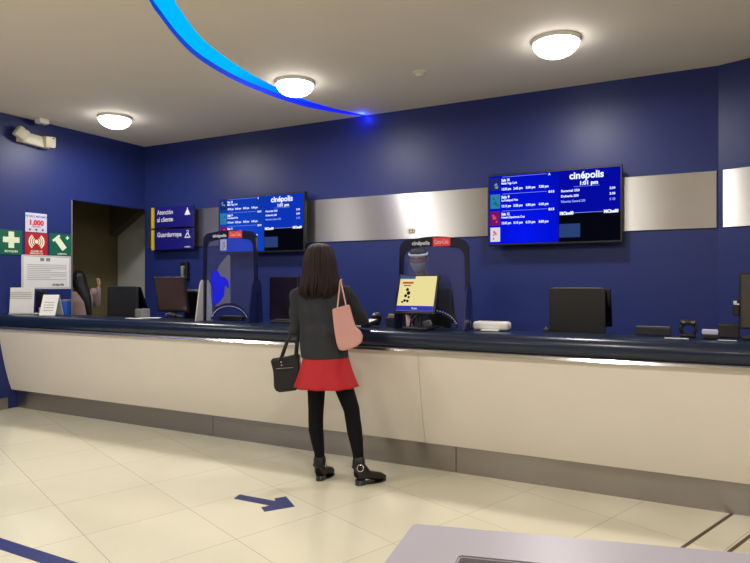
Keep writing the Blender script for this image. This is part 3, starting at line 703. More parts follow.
def monitor(label, u0, u1, vt, vb, y, scr, tilt=0.0, stand_z=WZ, rz=0.0, picture=False):
    """monitor whose screen faces the customers"""
    a, b = on_y(u0, 300, y), on_y(u1, 300, y); pm = on_y((u0+u1)/2, 300, y); pm.x = (a.x+b.x)/2; D = D_of(pm)
    z1, z0 = z_at(vt, D), z_at(vb, D); Wd = b.x-a.x; Hh = (z1-z0)
    t = thing('customer_monitor', label, 'monitor', (pm.x, y, stand_z), rz); zc = (z0+z1)/2-stand_z
    R_ = Euler((tilt, 0, 0)); M_ = Matrix.Translation((0, 0, zc)) @ R_.to_matrix().to_4x4()
    L_ = Hh/max(0.5, math.cos(tilt))
    bm = newbm(); box(bm, (0, 0.0, 0), (Wd, 0.028, L_), 0.006); box(bm, (0, 0.022, 0), (Wd*0.6, 0.03, L_*0.6), 0.01); xf(bm.verts, M_); c_ = obj('casing', bm, M_black, t)
    bm = newbm(); box(bm, (0, -0.0145, 0.004), (Wd-0.03, 0.002, L_-0.038)); xf(bm.verts, M_); s_ = obj('screen', bm, scr, t)
    if picture:
        def pn(nm, x0, x1, za, zb, m, d=0.0165):
            b_ = newbm(); w_, h_ = Wd-0.03, L_-0.038
            box(b_, ((x0+x1)/2*w_, -d, (za+zb)/2*h_+0.004), ((x1-x0)*w_, 0.0015, (zb-za)*h_)); xf(b_.verts, M_); return obj(nm, b_, m, s_)
        pn('blue_bar', -0.5, 0.5, -0.5, -0.36, emit('bar_blue', (60, 62, 190), 0.9))
        pn('top_tag', -0.5, -0.08, 0.42, 0.5, emit('tag_blue', (70, 110, 170), 0.7))
        pn('headline', -0.42, -0.12, 0.28, 0.33, emit('head_red', (210, 70, 60), 0.8)); pn('headline', -0.38, -0.18, 0.21, 0.245, emit('head_red2', (210, 100, 90), 0.8))
        b_ = newbm()
        for dx, dz, rr in ((-0.26, 0.12, 0.045), (-0.22, 0.02, 0.055), (-0.29, -0.06, 0.045), (-0.20, -0.10, 0.035), (-0.30, -0.2, 0.04), (-0.22, -0.21, 0.04), (-0.36, -0.24, 0.03)):
            w_, h_ = Wd-0.03, L_-0.038; cyl(b_, (dx*w_, -0.0165, dz*h_), (dx*w_, -0.0175, dz*h_), rr*h_, seg=14)
        xf(b_.verts, M_); obj('dark_artwork', b_, emit('art_dark', (30, 24, 30), 0.6), s_)
        tx_ = text('button_text', 'Pagar', 0.022, emit('btn_white', (225, 225, 255), 0.9), s_, 0, -0.0185, -0.445*(L_-0.038), 'CENTER', 0.02)
        for v in tx_.data.vertices: v.co = M_ @ v.co
    bm = newbm(); cyl(bm, (0, 0.05, 0.0), (0, 0.045, zc), 0.02, 0.02); box(bm, (0, 0.035, zc-0.01), (0.06, 0.03, 0.10), 0.005); obj('stand', bm, M_dark, t)
    bm = newbm(); box(bm, (0, 0.04, 0.010), (0.20, 0.18, 0.02), 0.008); obj('base', bm, M_dark, t)
    return t
monitor('switched-off brown-looking monitor below the wall telephone', 157, 187, 277, 312, -1.46, M_screenoff, 0.16)
monitor('switched-off dark monitor left of the standing woman', 270, 299, 276.5, 320, -1.46, M_screenoff2)
M_yscr = emit('yellow_screen', (250, 236, 165), 0.92)
monitor('lit yellow monitor facing customers in front of the masked clerk', 397.5, 437.5, 275, 314, -1.90, M_yscr, -0.34, LZ, 0, True)

# monitor cut by the right edge
p = on_y(745.5, 300, -1.70); D = D_of(p)
t = thing('customer_monitor', 'dark upright monitor cut off by the right edge of the picture', 'monitor', (p.x+0.06, -1.70, LZ))
H_ = z_at(272, D)-LZ
bm = newbm(); box(bm, (0, 0, H_-0.18), (0.19, 0.03, 0.35), 0.006); obj('casing', bm, M_black, t)
bm = newbm(); box(bm, (0, -0.016, H_-0.18), (0.165, 0.003, 0.325)); obj('screen', bm, mat('grey_off_screen', (66, 62, 56), 0.3), t)
bm = newbm(); box(bm, (0, 0.03, (H_-0.1)/2), (0.05, 0.03, H_-0.1), 0.004); box(bm, (0, 0.02, 0.01), (0.16, 0.14, 0.02), 0.006); obj('stand', bm, M_dark, t)
bm = newbm(); box(bm, (-0.112, 0.0, H_-0.225), (0.032, 0.05, 0.10), 0.008); cr_ = obj('card_reader', bm, M_black, t)
bm = newbm(); box(bm, (-0.118, -0.027, H_-0.19), (0.018, 0.004, 0.02)); box(bm, (-0.11, -0.027, H_-0.20), (0.03, 0.004, 0.008)); obj('bracket', bm, M_white, cr_)

# ------------------------------------------------------------------ small things on the counter
def place(u, y, z=LZ): p = on_y(u, 300, y); return (p.x, y, z)
def px(y, u): return D_of(on_y(u, 300, y))/FOC     # metres per pixel there
# leaflet board and black card holder at the far left
t = thing('leaflet_board', 'white printed board standing at the far left end of the counter', 'leaflet stand', place(22, -1.84), YAW)
s = px(-1.8, 22); bm = newbm(); box(bm, (0, 0, 0.155), (0.27, 0.006, 0.29), 0.001, rot=Euler((-0.08, 0, 0))); obj('card', bm, M_paper, t)
bm = newbm(); box(bm, (0, 0.04, 0.006), (0.30, 0.09, 0.012), 0.002); box(bm, (0, 0.07, 0.08), (0.12, 0.006, 0.16), rot=Euler((0.35, 0, 0))); obj('easel_back', bm, M_white, t)
bm = newbm()
for i in range(8): box(bm, (-0.01, -0.004-0.0217*(0.24-0.022*i-0.145)/0.27, 0.245-0.022*i), (0.24, 0.001, 0.004), rot=Euler((-0.08, 0, 0)))
bmesh.ops.translate(bm, verts=bm.verts[:], vec=(0, -0.003+0.006, 0)); obj('printed_lines', bm, M_txtgrey, t)
t = thing('card_box', 'black box beside the white printed board', 'box', place(42, -1.63))
bm = newbm(); box(bm, (0, 0, 0.13), (0.15, 0.05, 0.26), 0.006); obj('body', bm, M_dark, t)
bm = newbm(); box(bm, (0.03, -0.034, 0.04), (0.06, 0.012, 0.06), 0.003); obj('label_card', bm, M_paper, t)
t = thing('tent_card', 'small white folded tent card left of the blue cup', 'card', place(51.5, -1.88), YAW)
bm = newbm(); Wc = 0.17
for s_ in (-1, 1): box(bm, (0, s_*0.045, 0.115), (Wc, 0.003, 0.235), rot=Euler((s_*0.38, 0, 0)))
obj('card', bm, M_paper, t)
bm = newbm()
for i in range(4): box(bm, (0, -0.0475-0.002+0.4*(0.11-0.03*i-0.115+0.06)*0, 0.08), (0.10, 0.001, 0.004))
bmesh.ops.delete(bm, geom=bm.verts[:], context='VERTS')
for i in range(4):
    zz = 0.06+0.028*i; yy = -0.045+(zz-0.115)*math.tan(0.38)-0.003; box(bm, (0, yy, zz), (0.11, 0.001, 0.006), rot=Euler((-0.38, 0, 0)))
obj('printed_lines', bm, M_txtgrey, t)
t = thing('blue_cup', 'blue cup standing beside the opening in the left wall', 'cup', place(65.5, -1.70))
bm = newbm(); loft(bm, [(0, 0, 0, 0.045, 0.045), (0, 0, 0.09, 0.052, 0.052), (0, 0, 0.16, 0.058, 0.058), (0, 0, 0.16, 0.052, 0.052), (0, 0, 0.03, 0.042, 0.042)], 28); obj('body', bm, M_blueplastic, t, smooth=True)
bm = newbm(); loft(bm, [(0, 0, 0.150, 0.0585, 0.0585), (0, 0, 0.165, 0.0605, 0.0605), (0, 0, 0.168, 0.058, 0.058)], 28); obj('rim', bm, M_grey, t, smooth=True)
# grey box by the corridor till, papers, scanner by the brown monitor
t = thing('receipt_printer', 'small grey receipt printer beside the corridor till', 'printer', place(142.5, -1.70))
bm = newbm(); box(bm, (0, 0, 0.045), (0.10, 0.11, 0.09), 0.008); obj('body', bm, M_grey, t)
bm = newbm(); box(bm, (0, -0.03, 0.092), (0.06, 0.012, 0.004)); obj('paper_slot', bm, M_black, t)
def paper(label, u, y, w_, d_, rz, z=LZ, m=M_paper):
    bm = newbm(); box(bm, (0, 0, 0.0015), (w_, d_, 0.003)); p = place(u, y, z)
    return props(obj('paper_sheet', bm, m, loc=p, rot=(0, 0, rz)), label, 'paper')
paper('white paper sheet lying left of the brown monitor', 150, -1.72, 0.20, 0.12, 0.5)
paper('white card lying on the counter edge near the grey printer', 134, -1.86, 0.17, 0.07, 0.1)
t = thing('barcode_scanner', 'black hand scanner lying in front of the brown monitor', 'scanner', place(172, -1.72))
bm = newbm(); box(bm, (0, 0, 0.035), (0.10, 0.06, 0.04), 0.014, rot=Euler((0, 0.2, 0.3))); box(bm, (0.06, 0.02, 0.025), (0.11, 0.035, 0.03), 0.012, rot=Euler((0, 0.1, 0.3))); obj('body', bm, M_black, t, smooth=True)
bm = newbm(); box(bm, (-0.050, -0.016, 0.042), (0.01, 0.045, 0.028), 0.003, rot=Euler((0, 0.2, 0.3))); obj('window', bm, M_grey, t)
t = thing('receipt_printer', 'black printer with pale lid between the brown monitor and first shield', 'printer', place(197, -1.21, WZ))
hz = z_at(292, D_of(on_y(197, 300, -1.21)))-WZ
bm = newbm(); box(bm, (0, 0, hz/2), (0.22, 0.16, hz), 0.012); obj('body', bm, M_black, t)
bm = newbm(); box(bm, (0.01, -0.01, hz+0.012), (0.25, 0.17, 0.024), 0.006); obj('lid', bm, M_grey, t)
t = thing('cash_tray', 'low black tray with pale slots under the first shield arch', 'tray', place(232, -1.64))
bm = newbm(); box(bm, (0, 0, 0.02), (0.28, 0.06, 0.04), 0.004); obj('body', bm, M_black, t)
bm = newbm(); box(bm, (0, 0, 0.042), (0.20, 0.035, 0.004)); obj('slot', bm, M_grey, t)
t = thing('keyboard', 'dark keyboard at the foot of the dark monitor left of the woman', 'keyboard', place(284, -1.70))
bm = newbm(); box(bm, (0, 0, 0.012), (0.22, 0.10, 0.02), 0.004, rot=Euler((0.08, 0, 0))); obj('body', bm, M_dark, t)
bm = newbm()
for i in range(9):
    for j in range(4): box(bm, (-0.092+0.023*i, -0.034+0.022*j, 0.024+0.0018*j), (0.019, 0.018, 0.006), 0.002, seg=1)
obj('keys', bm, M_black, t)
# card payment terminal right of the woman
t = thing('card_terminal', 'black card terminal with a white receipt right of the woman', 'card terminal', place(375, -1.74, LZ+0.006))
bm = newbm(); box(bm, (0, 0.035, 0.07), (0.075, 0.05, 0.055), 0.010, rot=Euler((0.6, 0, 0.2))); box(bm, (0, 0.03, 0.03), (0.055, 0.04, 0.06), 0.008); obj('head', bm, M_black, t, smooth=True)
bm = newbm(); box(bm, (-0.02, -0.06, 0.022), (0.09, 0.12, 0.036), 0.010, rot=Euler((0.22, 0, -0.3))); obj('keypad_body', bm, M_dark, t, smooth=True)
bm = newbm(); box(bm, (-0.02, -0.06, 0.043), (0.075, 0.09, 0.003), rot=Euler((0.22, 0, -0.3))); obj('receipt', bm, M_paper, t)
bm = newbm(); box(bm, (0.012, 0.012, 0.10), (0.03, 0.006, 0.012), rot=Euler((0.6, 0, 0.2))); obj('display', bm, M_grey, t)
t = thing('card_stack_box', 'low box of brown cards left of the yellow monitor stand', 'box', place(394, -1.66))
bm = newbm(); box(bm, (0, 0, 0.035), (0.11, 0.08, 0.07), 0.004); obj('body', bm, M_dark, t)
bm = newbm(); box(bm, (0, 0, 0.082), (0.085, 0.05, 0.028), 0.003, rot=Euler((0, 0.1, 0))); obj('cards', bm, mat('tan_card', (150, 130, 108), 0.7), t)
paper('small white slip lying beside the woman\'s right elbow', 359.5, -1.78, 0.05, 0.05, 0.3)
t = thing('power_adapter', 'small pale block behind the yellow monitor stand', 'adapter', place(427, -1.66))
bm = newbm(); box(bm, (0, 0, 0.028), (0.07, 0.06, 0.05), 0.010, rot=Euler((0, -0.35, 0.2))); obj('body', bm, M_grey, t)
bm = newbm(); tube(bm, [(0.03, 0, 0.03), (0.07, 0.0, 0.015), (0.11, -0.01, 0.006), (0.14, 0.0, 0.006)], 0.004, 8); obj('cord', bm, M_black, t, smooth=True)
# white printer
t = thing('ticket_printer', 'white rounded ticket printer right of the clerk shield', 'printer', place(492, -1.70))
bm = newbm(); box(bm, (0, 0, 0.035), (0.265, 0.13, 0.062), 0.022, seg=4); obj('body', bm, M_white, t, smooth=True)
bm = newbm(); box(bm, (0.01, -0.085, 0.006), (0.13, 0.05, 0.01), 0.003); obj('tray', bm, M_paper, t)
bm = newbm(); box(bm, (0, -0.02, 0.0665), (0.16, 0.006, 0.002)); obj('slot', bm, M_grey, t)
# items on the right part of the counter
t = thing('cable_plug', 'tiny grey plug at the left foot of the right-hand till', 'plug', place(546, -1.66))
bm = newbm(); box(bm, (0, 0, 0.012), (0.04, 0.04, 0.024), 0.006); obj('body', bm, M_dark, t)
bm = newbm(); cyl(bm, (0, 0, 0.024), (0, 0, 0.036), 0.008); obj('pin', bm, M_chrome, t)
t = thing('storage_box', 'low black box with a pale top edge right of the big till', 'box', place(653, -1.64))
bm = newbm(); box(bm, (0, 0, 0.03), (0.215, 0.06, 0.055), 0.006); obj('body', bm, M_dark, t)
bm = newbm(); box(bm, (0, -0.012, 0.060), (0.20, 0.03, 0.004)); obj('lid', bm, M_grey, t)
t = thing('scanner_stand', 'black goose-necked scanner on its stand between the low box and silver dispenser', 'scanner', place(688, -1.66))
bm = newbm(); box(bm, (0, 0, 0.01), (0.09, 0.08, 0.02), 0.006); obj('base', bm, M_black, t)
bm = newbm(); tube(bm, [(-0.03, 0, 0.02), (-0.045, 0, 0.055), (-0.02, 0, 0.085)], 0.012, 10); tube(bm, [(0.03, 0, 0.02), (0.05, 0, 0.05), (0.035, 0, 0.08)], 0.010, 10); obj('arm', bm, M_black, t, smooth=True)
bm = newbm(); box(bm, (0.0, -0.01, 0.093), (0.095, 0.05, 0.035), 0.012); obj('head', bm, M_black, t, smooth=True)
bm = newbm(); box(bm, (-0.028, -0.037, 0.098), (0.018, 0.004, 0.012)); box(bm, (0.028, -0.037, 0.098), (0.022, 0.004, 0.012)); obj('indicator', bm, M_grey, t)
t = thing('tape_dispenser', 'small white-topped black dispenser near the right end', 'dispenser', place(710, -1.76))
bm = newbm(); box(bm, (0, 0, 0.014), (0.085, 0.06, 0.028), 0.005); obj('base', bm, M_black, t)
bm = newbm(); box(bm, (0, 0, 0.044), (0.09, 0.03, 0.032), 0.006); obj('top', bm, mat('pale_lilac_plastic', (196, 190, 226), 0.4), t)
paper('white card lying in front of the black scanner stand', 676.5, -1.83, 0.135, 0.03, 0.0)
paper('white card lying in front of the white-topped dispenser', 727, -1.84, 0.10, 0.02, 0.0)
t = thing('receipt_printer', 'black printer at the foot of the monitor on the right edge', 'printer', place(729, -1.63))
bm = newbm(); box(bm, (0, 0, 0.045), (0.12, 0.05, 0.09), 0.010); obj('body', bm, M_dark, t)
bm = newbm(); box(bm, (0, -0.005, 0.092), (0.10, 0.012, 0.004)); obj('paper_slot', bm, M_black, t)

# ------------------------------------------------------------------ floor markings
def floor_poly(name, label, pts, m, cat):
    bm = newbm(); P = [on_z(u, v, 0) for u, v in pts]; prism_z(bm, [(p.x, p.y) for p in P], 0.0005, 0.002)
    return props(obj(name, bm, m), label, cat)
floor_poly('floor_arrow', 'blue tape arrow on the floor pointing right, behind the woman', [(233.8, 498.7), (239.5, 494.6), (275.5, 501.2), (274.5, 498.6), (286, 496.6), (294.8, 506.6), (264.5, 511.8), (261, 507.6), (270, 505.7)], M_tape, 'floor marking')
A, B = on_z(0, 538, 0), on_z(78, 563, 0); d_ = (B-A).normalized(); A2 = A-d_*2.0; B2 = B+d_*2.5; nn = Vector((-d_.y, d_.x, 0))
A_low = on_z(0, 549.5, 0); wt_ = abs((A_low-A).dot(nn))
sg = 1 if (A_low-A).dot(nn) > 0 else -1; bm = newbm(); x_min = XL(A2.y)
prism_z(bm, [(p.x, p.y) for p in (A-d_*1.0, B2, B2+nn*sg*wt_, A-d_*1.0+nn*sg*wt_)], 0.0005, 0.002)
props(obj('floor_line', bm, M_tape), 'blue tape line across the bottom left corner of the floor', 'floor marking')
# two dark joint strips in the floor at the right
def joint(label, u0, v0, u1, v1, wpx):
    a, b = on_z(u0, v0, 0), on_z(u1, v1, 0); d_ = (b-a).normalized(); n_ = Vector((-d_.y, d_.x, 0))*wpx/2
    b = b+d_*1.2; bm = newbm(); prism_z(bm, [((a-n_).x, (a-n_).y), ((b-n_).x, (b-n_).y), ((b+n_).x, (b+n_).y), ((a+n_).x, (a+n_).y)], 0.0004, 0.0015)
    props(obj('floor_joint', bm, M_joint), label, 'floor strip')
joint('dark floor joint strip running to the kick plate, the farther of two', 733.6, 512.9, 681.6, 548.3, 0.020)
joint('dark floor joint strip at the right edge, the nearer of two', 762, 527, 729, 552, 0.020)

# ------------------------------------------------------------------ kiosk top in the foreground
c0 = on_z(413, 523, 1.0); c1 = on_z(750, 553, 1.0); c2 = on_z(383, 563, 1.0)
ax = (c1-c0).normalized(); ay = (c2-c0).normalized()
t = thing('lobby_stand', 'pale grey stand with a recessed dark top in the bottom right foreground', 'display stand', (c0.x, c0.y, 0))
def par(a, b, z=0): v = ax*a+ay*b; return (v.x, v.y)
Wk, Dk = 0.95, 0.55
bm = newbm(); prism_z(bm, [par(0.01, 0.01), par(Wk-0.01, 0.01), par(Wk-0.01, Dk-0.01), par(0.01, Dk-0.01)], 0.0, 0.955); obj('body', bm, M_lilac, t)
bm = newbm(); r0 = [par(0, 0), par(Wk, 0), par(Wk, Dk), par(0, Dk)]; r1 = [par(0.105, 0.110), par(Wk-0.105, 0.110), par(Wk-0.105, Dk-0.11), par(0.105, Dk-0.11)]
def rim(bm, r0, r1, z0, z1):
    V = [[bm.verts.new((x, y, z)) for x, y in r] for r in (r0, r1) for z in (z0, z1)]
    for i in range(4):
        j = (i+1) % 4
        bm.faces.new((V[0][i], V[0][j], V[1][j], V[1][i])); bm.faces.new((V[2][i], V[3][i], V[3][j], V[2][j]))
        bm.faces.new((V[1][i], V[1][j], V[3][j], V[3][i])); bm.faces.new((V[0][i], V[2][i], V[2][j], V[0][j]))
rim(bm, r0, r1, 0.957, 1.0); bmesh.ops.bevel(bm, geom=bm.edges[:], offset=0.0025, segments=2, affect='EDGES'); obj('top_rim', bm, M_lilac, t)
bm = newbm(); q = [par(0.106, 0.111), par(Wk-0.106, 0.111), par(Wk-0.106, Dk-0.111), par(0.106, Dk-0.111)]; prism_z(bm, q, 0.957, 0.972); obj('recessed_panel', bm, mat('dark_plum_glass', (36, 26, 34), 0.25), t)

# ------------------------------------------------------------------ people
def head_bm(c, yaw=0.0, pitch=0.0, s=1.0, roll=0.0):
    """head facing -y, eyes at half height, chin down, ears and nose"""
    b = bmesh.new(); bmesh.ops.create_icosphere(b, subdivisions=5, radius=1)
    for v in b.verts:
        x, y, z = v.co
        jaw = max(0.0, -z); X = x*0.074*(1-0.30*jaw**1.6); Z = z*0.112
        Y = y*0.093
        if y < 0: Y *= (1-0.10*jaw)
        else: Y *= (1-0.35*jaw)
        fr = max(0.0, -y)
        if fr > 0:
            Y -= 0.024*math.exp(-((X/0.012)**2))*math.exp(-(((Z+0.018)/0.020)**2))*fr       # nose
            Y -= 0.006*math.exp(-((X/0.030)**2))*math.exp(-(((Z-0.022)/0.008)**2))*fr       # brow
            for sx in (-1, 1):
                Y += 0.010*math.exp(-(((X-sx*0.030)/0.015)**2))*math.exp(-(((Z-0.004)/0.011)**2))*fr
            Y -= 0.006*math.exp(-((X/0.022)**2))*math.exp(-(((Z+0.056)/0.009)**2))*fr       # lips
            Y -= 0.008*math.exp(-((X/0.020)**2))*math.exp(-(((Z+0.090)/0.014)**2))*fr       # chin
        v.co = Vector((X, Y, Z))
    for sx in (-1, 1):
        tube(b, [(sx*0.072, 0.012, -0.022), (sx*0.080, 0.014, 0.0), (sx*0.078, 0.018, 0.022)], [0.009, 0.013, 0.010], 8)
    M_ = head_mx(c, yaw, pitch, s, roll); xf(b.verts, M_); return b
def head_mx(c, yaw, pitch, s, roll=0.0):
    return Matrix.Translation(Vector(c)) @ Euler((pitch, roll, yaw)).to_matrix().to_4x4() @ Matrix.Scale(s, 4)
def face_parts(par, c, yaw, pitch, s, hair, mouth=True):
    M_ = head_mx(c, yaw, pitch, s)
    for sx in (-1, 1):
        b = newbm(); bmesh.ops.create_uvsphere(b, u_segments=12, v_segments=8, radius=0.011); xf(b.verts, Matrix.Translation((sx*0.030, -0.076, 0.003))); xf(b.verts, M_); e_ = obj('eye', b, M_eye, par, smooth='all')
        b = newbm(); cyl(b, (sx*0.030, -0.0855, 0.002), (sx*0.030, -0.0880, 0.002), 0.005, 0.004, 10); xf(b.verts, M_); obj('iris', b, M_black, e_)
        b = newbm(); tube(b, [(sx*0.016, -0.090, 0.022), (sx*0.030, -0.089, 0.027), (sx*0.045, -0.080, 0.022)], [0.003, 0.004, 0.002], 6); xf(b.verts, M_); obj('eyebrow', b, hair, par)
    if mouth:
        b = newbm(); tube(b, [(-0.022, -0.084, -0.056), (0, -0.094, -0.055), (0.022, -0.084, -0.056)], [0.003, 0.006, 0.003], 8); xf(b.verts, M_); obj('mouth', b, M_lip, par, smooth=True)
def hand(b, wrist, d, n, side, curl=0.5, s=0.92):
    """palm with four unequal curled fingers and a thumb; d along fingers, n out of the palm"""
    d = Vector(d).normalized(); n = Vector(n); n = (n-d*n.dot(d)).normalized(); sd = d.cross(n)*side; w_ = Vector(wrist)
    base = w_+d*0.02*s
    for i, (off, ln, mc) in enumerate(((0.028, 0.070, 0.082), (0.0095, 0.078, 0.086), (-0.0095, 0.073, 0.082), (-0.028, 0.058, 0.074))):
        k = w_+d*mc*s+sd*off*s
        tube(b, [w_+sd*off*0.55*s, base+sd*off*0.8*s, k], [0.014*s, 0.015*s, 0.011*s], 8)
        p = k; a = curl*0.5; P_ = [p]
        for f in (0.45, 0.32, 0.23):
            dd = d*math.cos(a)+n*math.sin(a)+sd*off*1.5; p = p+dd.normalized()*ln*f*s*1.15; P_.append(p); a += curl
        tube(b, P_, [0.0095*s, 0.009*s, 0.0082*s, 0.0072*s], 8)
    t0 = w_+d*0.022*s+sd*0.022*s; t1 = t0+(d*0.55+sd*0.7+n*0.3).normalized()*0.040*s; t2 = t1+(d*0.85+sd*0.3+n*0.35).normalized()*0.030*s; t3 = t2+(d*0.9+n*0.4).normalized()*0.022*s
    tube(b, [t0, t1, t2, t3], [0.014*s, 0.011*s, 0.010*s, 0.008*s], 8)

# ---- the woman at the counter (built in a frame turned towards the camera)
D0 = 4.295
org = at_d(337, 283, D0); org.z = 0
wo = thing('person', 'person with long brown hair, charcoal jacket, red skirt and black tights at the counter', 'person', org, YAW)
def P(u, v, D): return Vector(((u-375)*D/FOC+0.2698, D-D0, 1.42-(v-283)*D/FOC))
def ringW(u0, u1, v, D, ry): a, b = P(u0, v, D), P(u1, v, D); return ((a.x+b.x)/2, a.y, a.z, (b.x-a.x)/2, ry)
Lsh, Lel, Lwr = P(298, 293, 4.43), P(295, 329, 4.42), P(303, 321, 4.72)
Rsh, Rel, Rwr = P(345.5, 292, 4.43), P(363, 320.5, 4.60), P(352, 318, 4.80)
legL = [(P(316, 372, 4.36), 0.072), (P(316.3, 392, 4.37), 0.064), (P(316, 409, 4.38), 0.057), (P(315.8, 420, 4.38), 0.055), (P(316, 430, 4.37), 0.054), (P(317.5, 441, 4.37), 0.048), (P(319.3, 452, 4.36), 0.038), (P(320, 462, 4.35), 0.034), (P(319.5, 472, 4.35), 0.034)]
legR = [(P(338, 372, 4.35), 0.072), (P(345.5, 392, 4.33), 0.066), (P(351.5, 409, 4.31), 0.058), (P(353, 420, 4.30), 0.055), (P(354.5, 430, 4.29), 0.055), (P(356.5, 442, 4.27), 0.048), (P(358, 453, 4.26), 0.040), (P(358.7, 464, 4.25), 0.036), (P(358.5, 474, 4.25), 0.035)]
hc = P(319.5, 264.5, 4.47); hyaw, hpitch = PI-0.15, 0.0
b = newbm()
loft(b, [ringW(307, 344, 375, 4.35, 0.105), ringW(306, 344, 362, 4.35, 0.10), ringW(305, 344, 345, 4.36, 0.09), ringW(304, 341, 322, 4.39, 0.085), ringW(303, 342, 303, 4.42, 0.09), ringW(300, 344, 292, 4.43, 0.075), ringW(309, 332, 285, 4.44, 0.05)])
tube(b, [P(320, 292, 4.44), P(320, 283, 4.45), P(319.5, 272, 4.46)], [0.052, 0.047, 0.047], 16)
merge(b, head_bm(hc, hyaw, hpitch, 0.97))
for sh, el, wr in ((Lsh, Lel, Lwr), (Rsh, Rel, Rwr)):
    tube(b, [sh+Vector((0, 0, -0.01)), (sh+el)/2, el], [0.042, 0.038, 0.034]); tube(b, [el, (el+wr)/2, wr], [0.034, 0.031, 0.024])
hand(b, Lwr, (0.35, 0.9, -0.05), (0, 0, -1), -1, 0.35); hand(b, Rwr, (-0.45, 0.85, -0.12), (0, 0, -1), 1, 0.3)
for L_ in (legL, legR): tube(b, [q for q, r in L_], [r-0.006 for q, r in L_], 18)
body = obj('body', fuse(b, 0.0045, 3), M_skin, wo, smooth='all')
face_parts(wo, hc, hyaw, hpitch, 0.97, M_hairb)
# tights
b = newbm()
for L_ in (legL, legR): tube(b, [q for q, r in L_], [r for q, r in L_], 20)
loft(b, [ringW(306, 345, 376, 4.35, 0.112), ringW(306, 345, 360, 4.35, 0.105)]); obj('tights', fuse(b, 0.007, 3), M_tights, wo, smooth='all')
# jacket
b = newbm()
loft(b, [ringW(301, 349, 357.5, 4.34, 0.142), ringW(300.5, 348, 350, 4.34, 0.135), ringW(300, 347, 340, 4.345, 0.122), ringW(300, 345.5, 325, 4.37, 0.112), ringW(298, 346, 310, 4.40, 0.112), ringW(296, 347.5, 299, 4.42, 0.112), ringW(296, 347, 292, 4.43, 0.092), ringW(302, 339, 286, 4.44, 0.072), ringW(308, 332, 281.5, 4.45, 0.062)], 40)
for sh, el, wr, s_ in ((Lsh, Lel, Lwr, -1), (Rsh, Rel, Rwr, 1)):
    tube(b, [sh, sh.lerp(el, 0.35)+Vector((s_*0.006, 0, 0)), sh.lerp(el, 0.7), el], [0.052, 0.052, 0.048, 0.045], 16); tube(b, [el, el.lerp(wr, 0.5), wr], [0.046, 0.041, 0.036], 16)
b = fuse(b, 0.007, 5)
for v in b.verts:     # soft cloth folds
    x, y, z = v.co; v.co.z += 0
    f = 0.006*math.sin(z*48+x*25)*math.sin(x*26+1)+0.004*math.sin(x*60+z*12)
    v.co += v.normal*f*min(1, max(0, (z-0.90)/0.12))
obj('jacket', b, M_jacket, wo, smooth='all')
b = newbm()
tube(b, [P(309, 283, 4.41), P(313, 281, 4.385), P(320, 280.5, 4.375), P(327, 281, 4.385), P(331, 283, 4.41)], [0.012]*5, 8); obj('collar', b, M_jacket, wo, smooth='all')
# skirt
b = newbm(); rows = []
N_ = 14
for i in range(N_+1):
    t_ = i/N_; v = 351+35.5*t_; hw = 22+1.5*t_+8.0*t_**1.4; rows.append(ringW(325.8-hw, 325.8+hw, v, 4.345, 0.134+0.050*t_**1.2))
def flute(a, i): t_ = i/N_; return 1+0.045*t_**1.6*math.sin(a*10+0.6)+0.02*t_*math.sin(a*5+1)
loft(b, rows, 96, flute, capb=True, capt=False)
b = eval_mesh(b, [('SOLIDIFY', dict(thickness=0.004, offset=-1))]); obj('skirt', b, M_skirt, wo, smooth='all')
# hair
b = newbm(); HR = [(244.3, 317, 322), (245.4, 312.5, 327), (248, 309, 331), (252, 306.5, 333.5), (259, 304.5, 335), (267, 303.3, 336), (275, 302.5, 337.2), (282, 300.5, 338.8), (288, 298.5, 338.8), (293, 298.5, 337), (297.5, 301, 334)]
rr = []
for k, (v, a_, c_) in enumerate(HR):
    Dh = 4.43-0.004*k; ry = [0.03, 0.075, 0.10, 0.115, 0.118, 0.112, 0.105, 0.10, 0.092, 0.08, 0.065][k]; yy = Dh+[0.02, 0.02, 0.015, 0.01, 0.0, -0.005, -0.012, -0.02, -0.03, -0.035, -0.035][k]
    rr.append(ringW(a_, c_, v, yy, ry))
rr = rr[::-1]; nR = len(rr)
hcap = [r for r in rr if r[2] > P(0, 284, 4.43).z]
b = newbm(); loft(b, [(r[0], r[1], r[2], r[3]*0.93, r[4]*0.93) for r in hcap], 48)
rnd = random.Random(11)
def hair_at(th, q):
    """point on the hair surface; q runs from 0 at the crown to 1 at the tips"""
    f = (1-q)*(nR-1); i = min(nR-2, int(f)); w_ = f-i; A_, B_ = rr[i], rr[i+1]
    m = [A_[k]*(1-w_)+B_[k]*w_ for k in range(5)]
    return V3_((m[0]+m[3]*math.cos(th), m[1]+m[4]*math.sin(th), m[2]))
V3_ = Vector
for n_ in range(190):
    th = PI*0.98+rnd.random()*PI*1.04 if n_ < 150 else rnd.random()*2*PI
    back = math.sin(th) < 0.1
    q1 = (0.78+0.22*rnd.random()) if back else 0.45
    if n_ % 3 == 0: q1 *= 0.92
    dth = (rnd.random()-0.5)*0.25; kk = 0.90+0.09*rnd.random(); pts = []; rad = []
    for j in range(11):
        q = 0.02+(q1-0.02)*j/10; p_ = hair_at(th+dth*q, q); i_ = rr[0]; c_ = hair_at(th, q)
        f = (1-q)*(nR-1); ii = min(nR-1, int(f)); cx_, cy_ = rr[ii][0], rr[ii][1]
        wob = 1+0.02*math.sin(7*q+n_); p_ = V3_((cx_+(p_.x-cx_)*kk*wob, cy_+(p_.y-cy_)*kk*wob, p_.z+(-0.022*rnd.random() if j == 10 else 0)))
        pts.append(p_); rad.append(0.004+0.0085*math.sin(PI*min(1, 0.12+j/10*0.9)) if j < 10 else 0.0022)
    tube(b, pts, rad, 7)
obj('hair', b, M_hairb, wo, smooth='all')
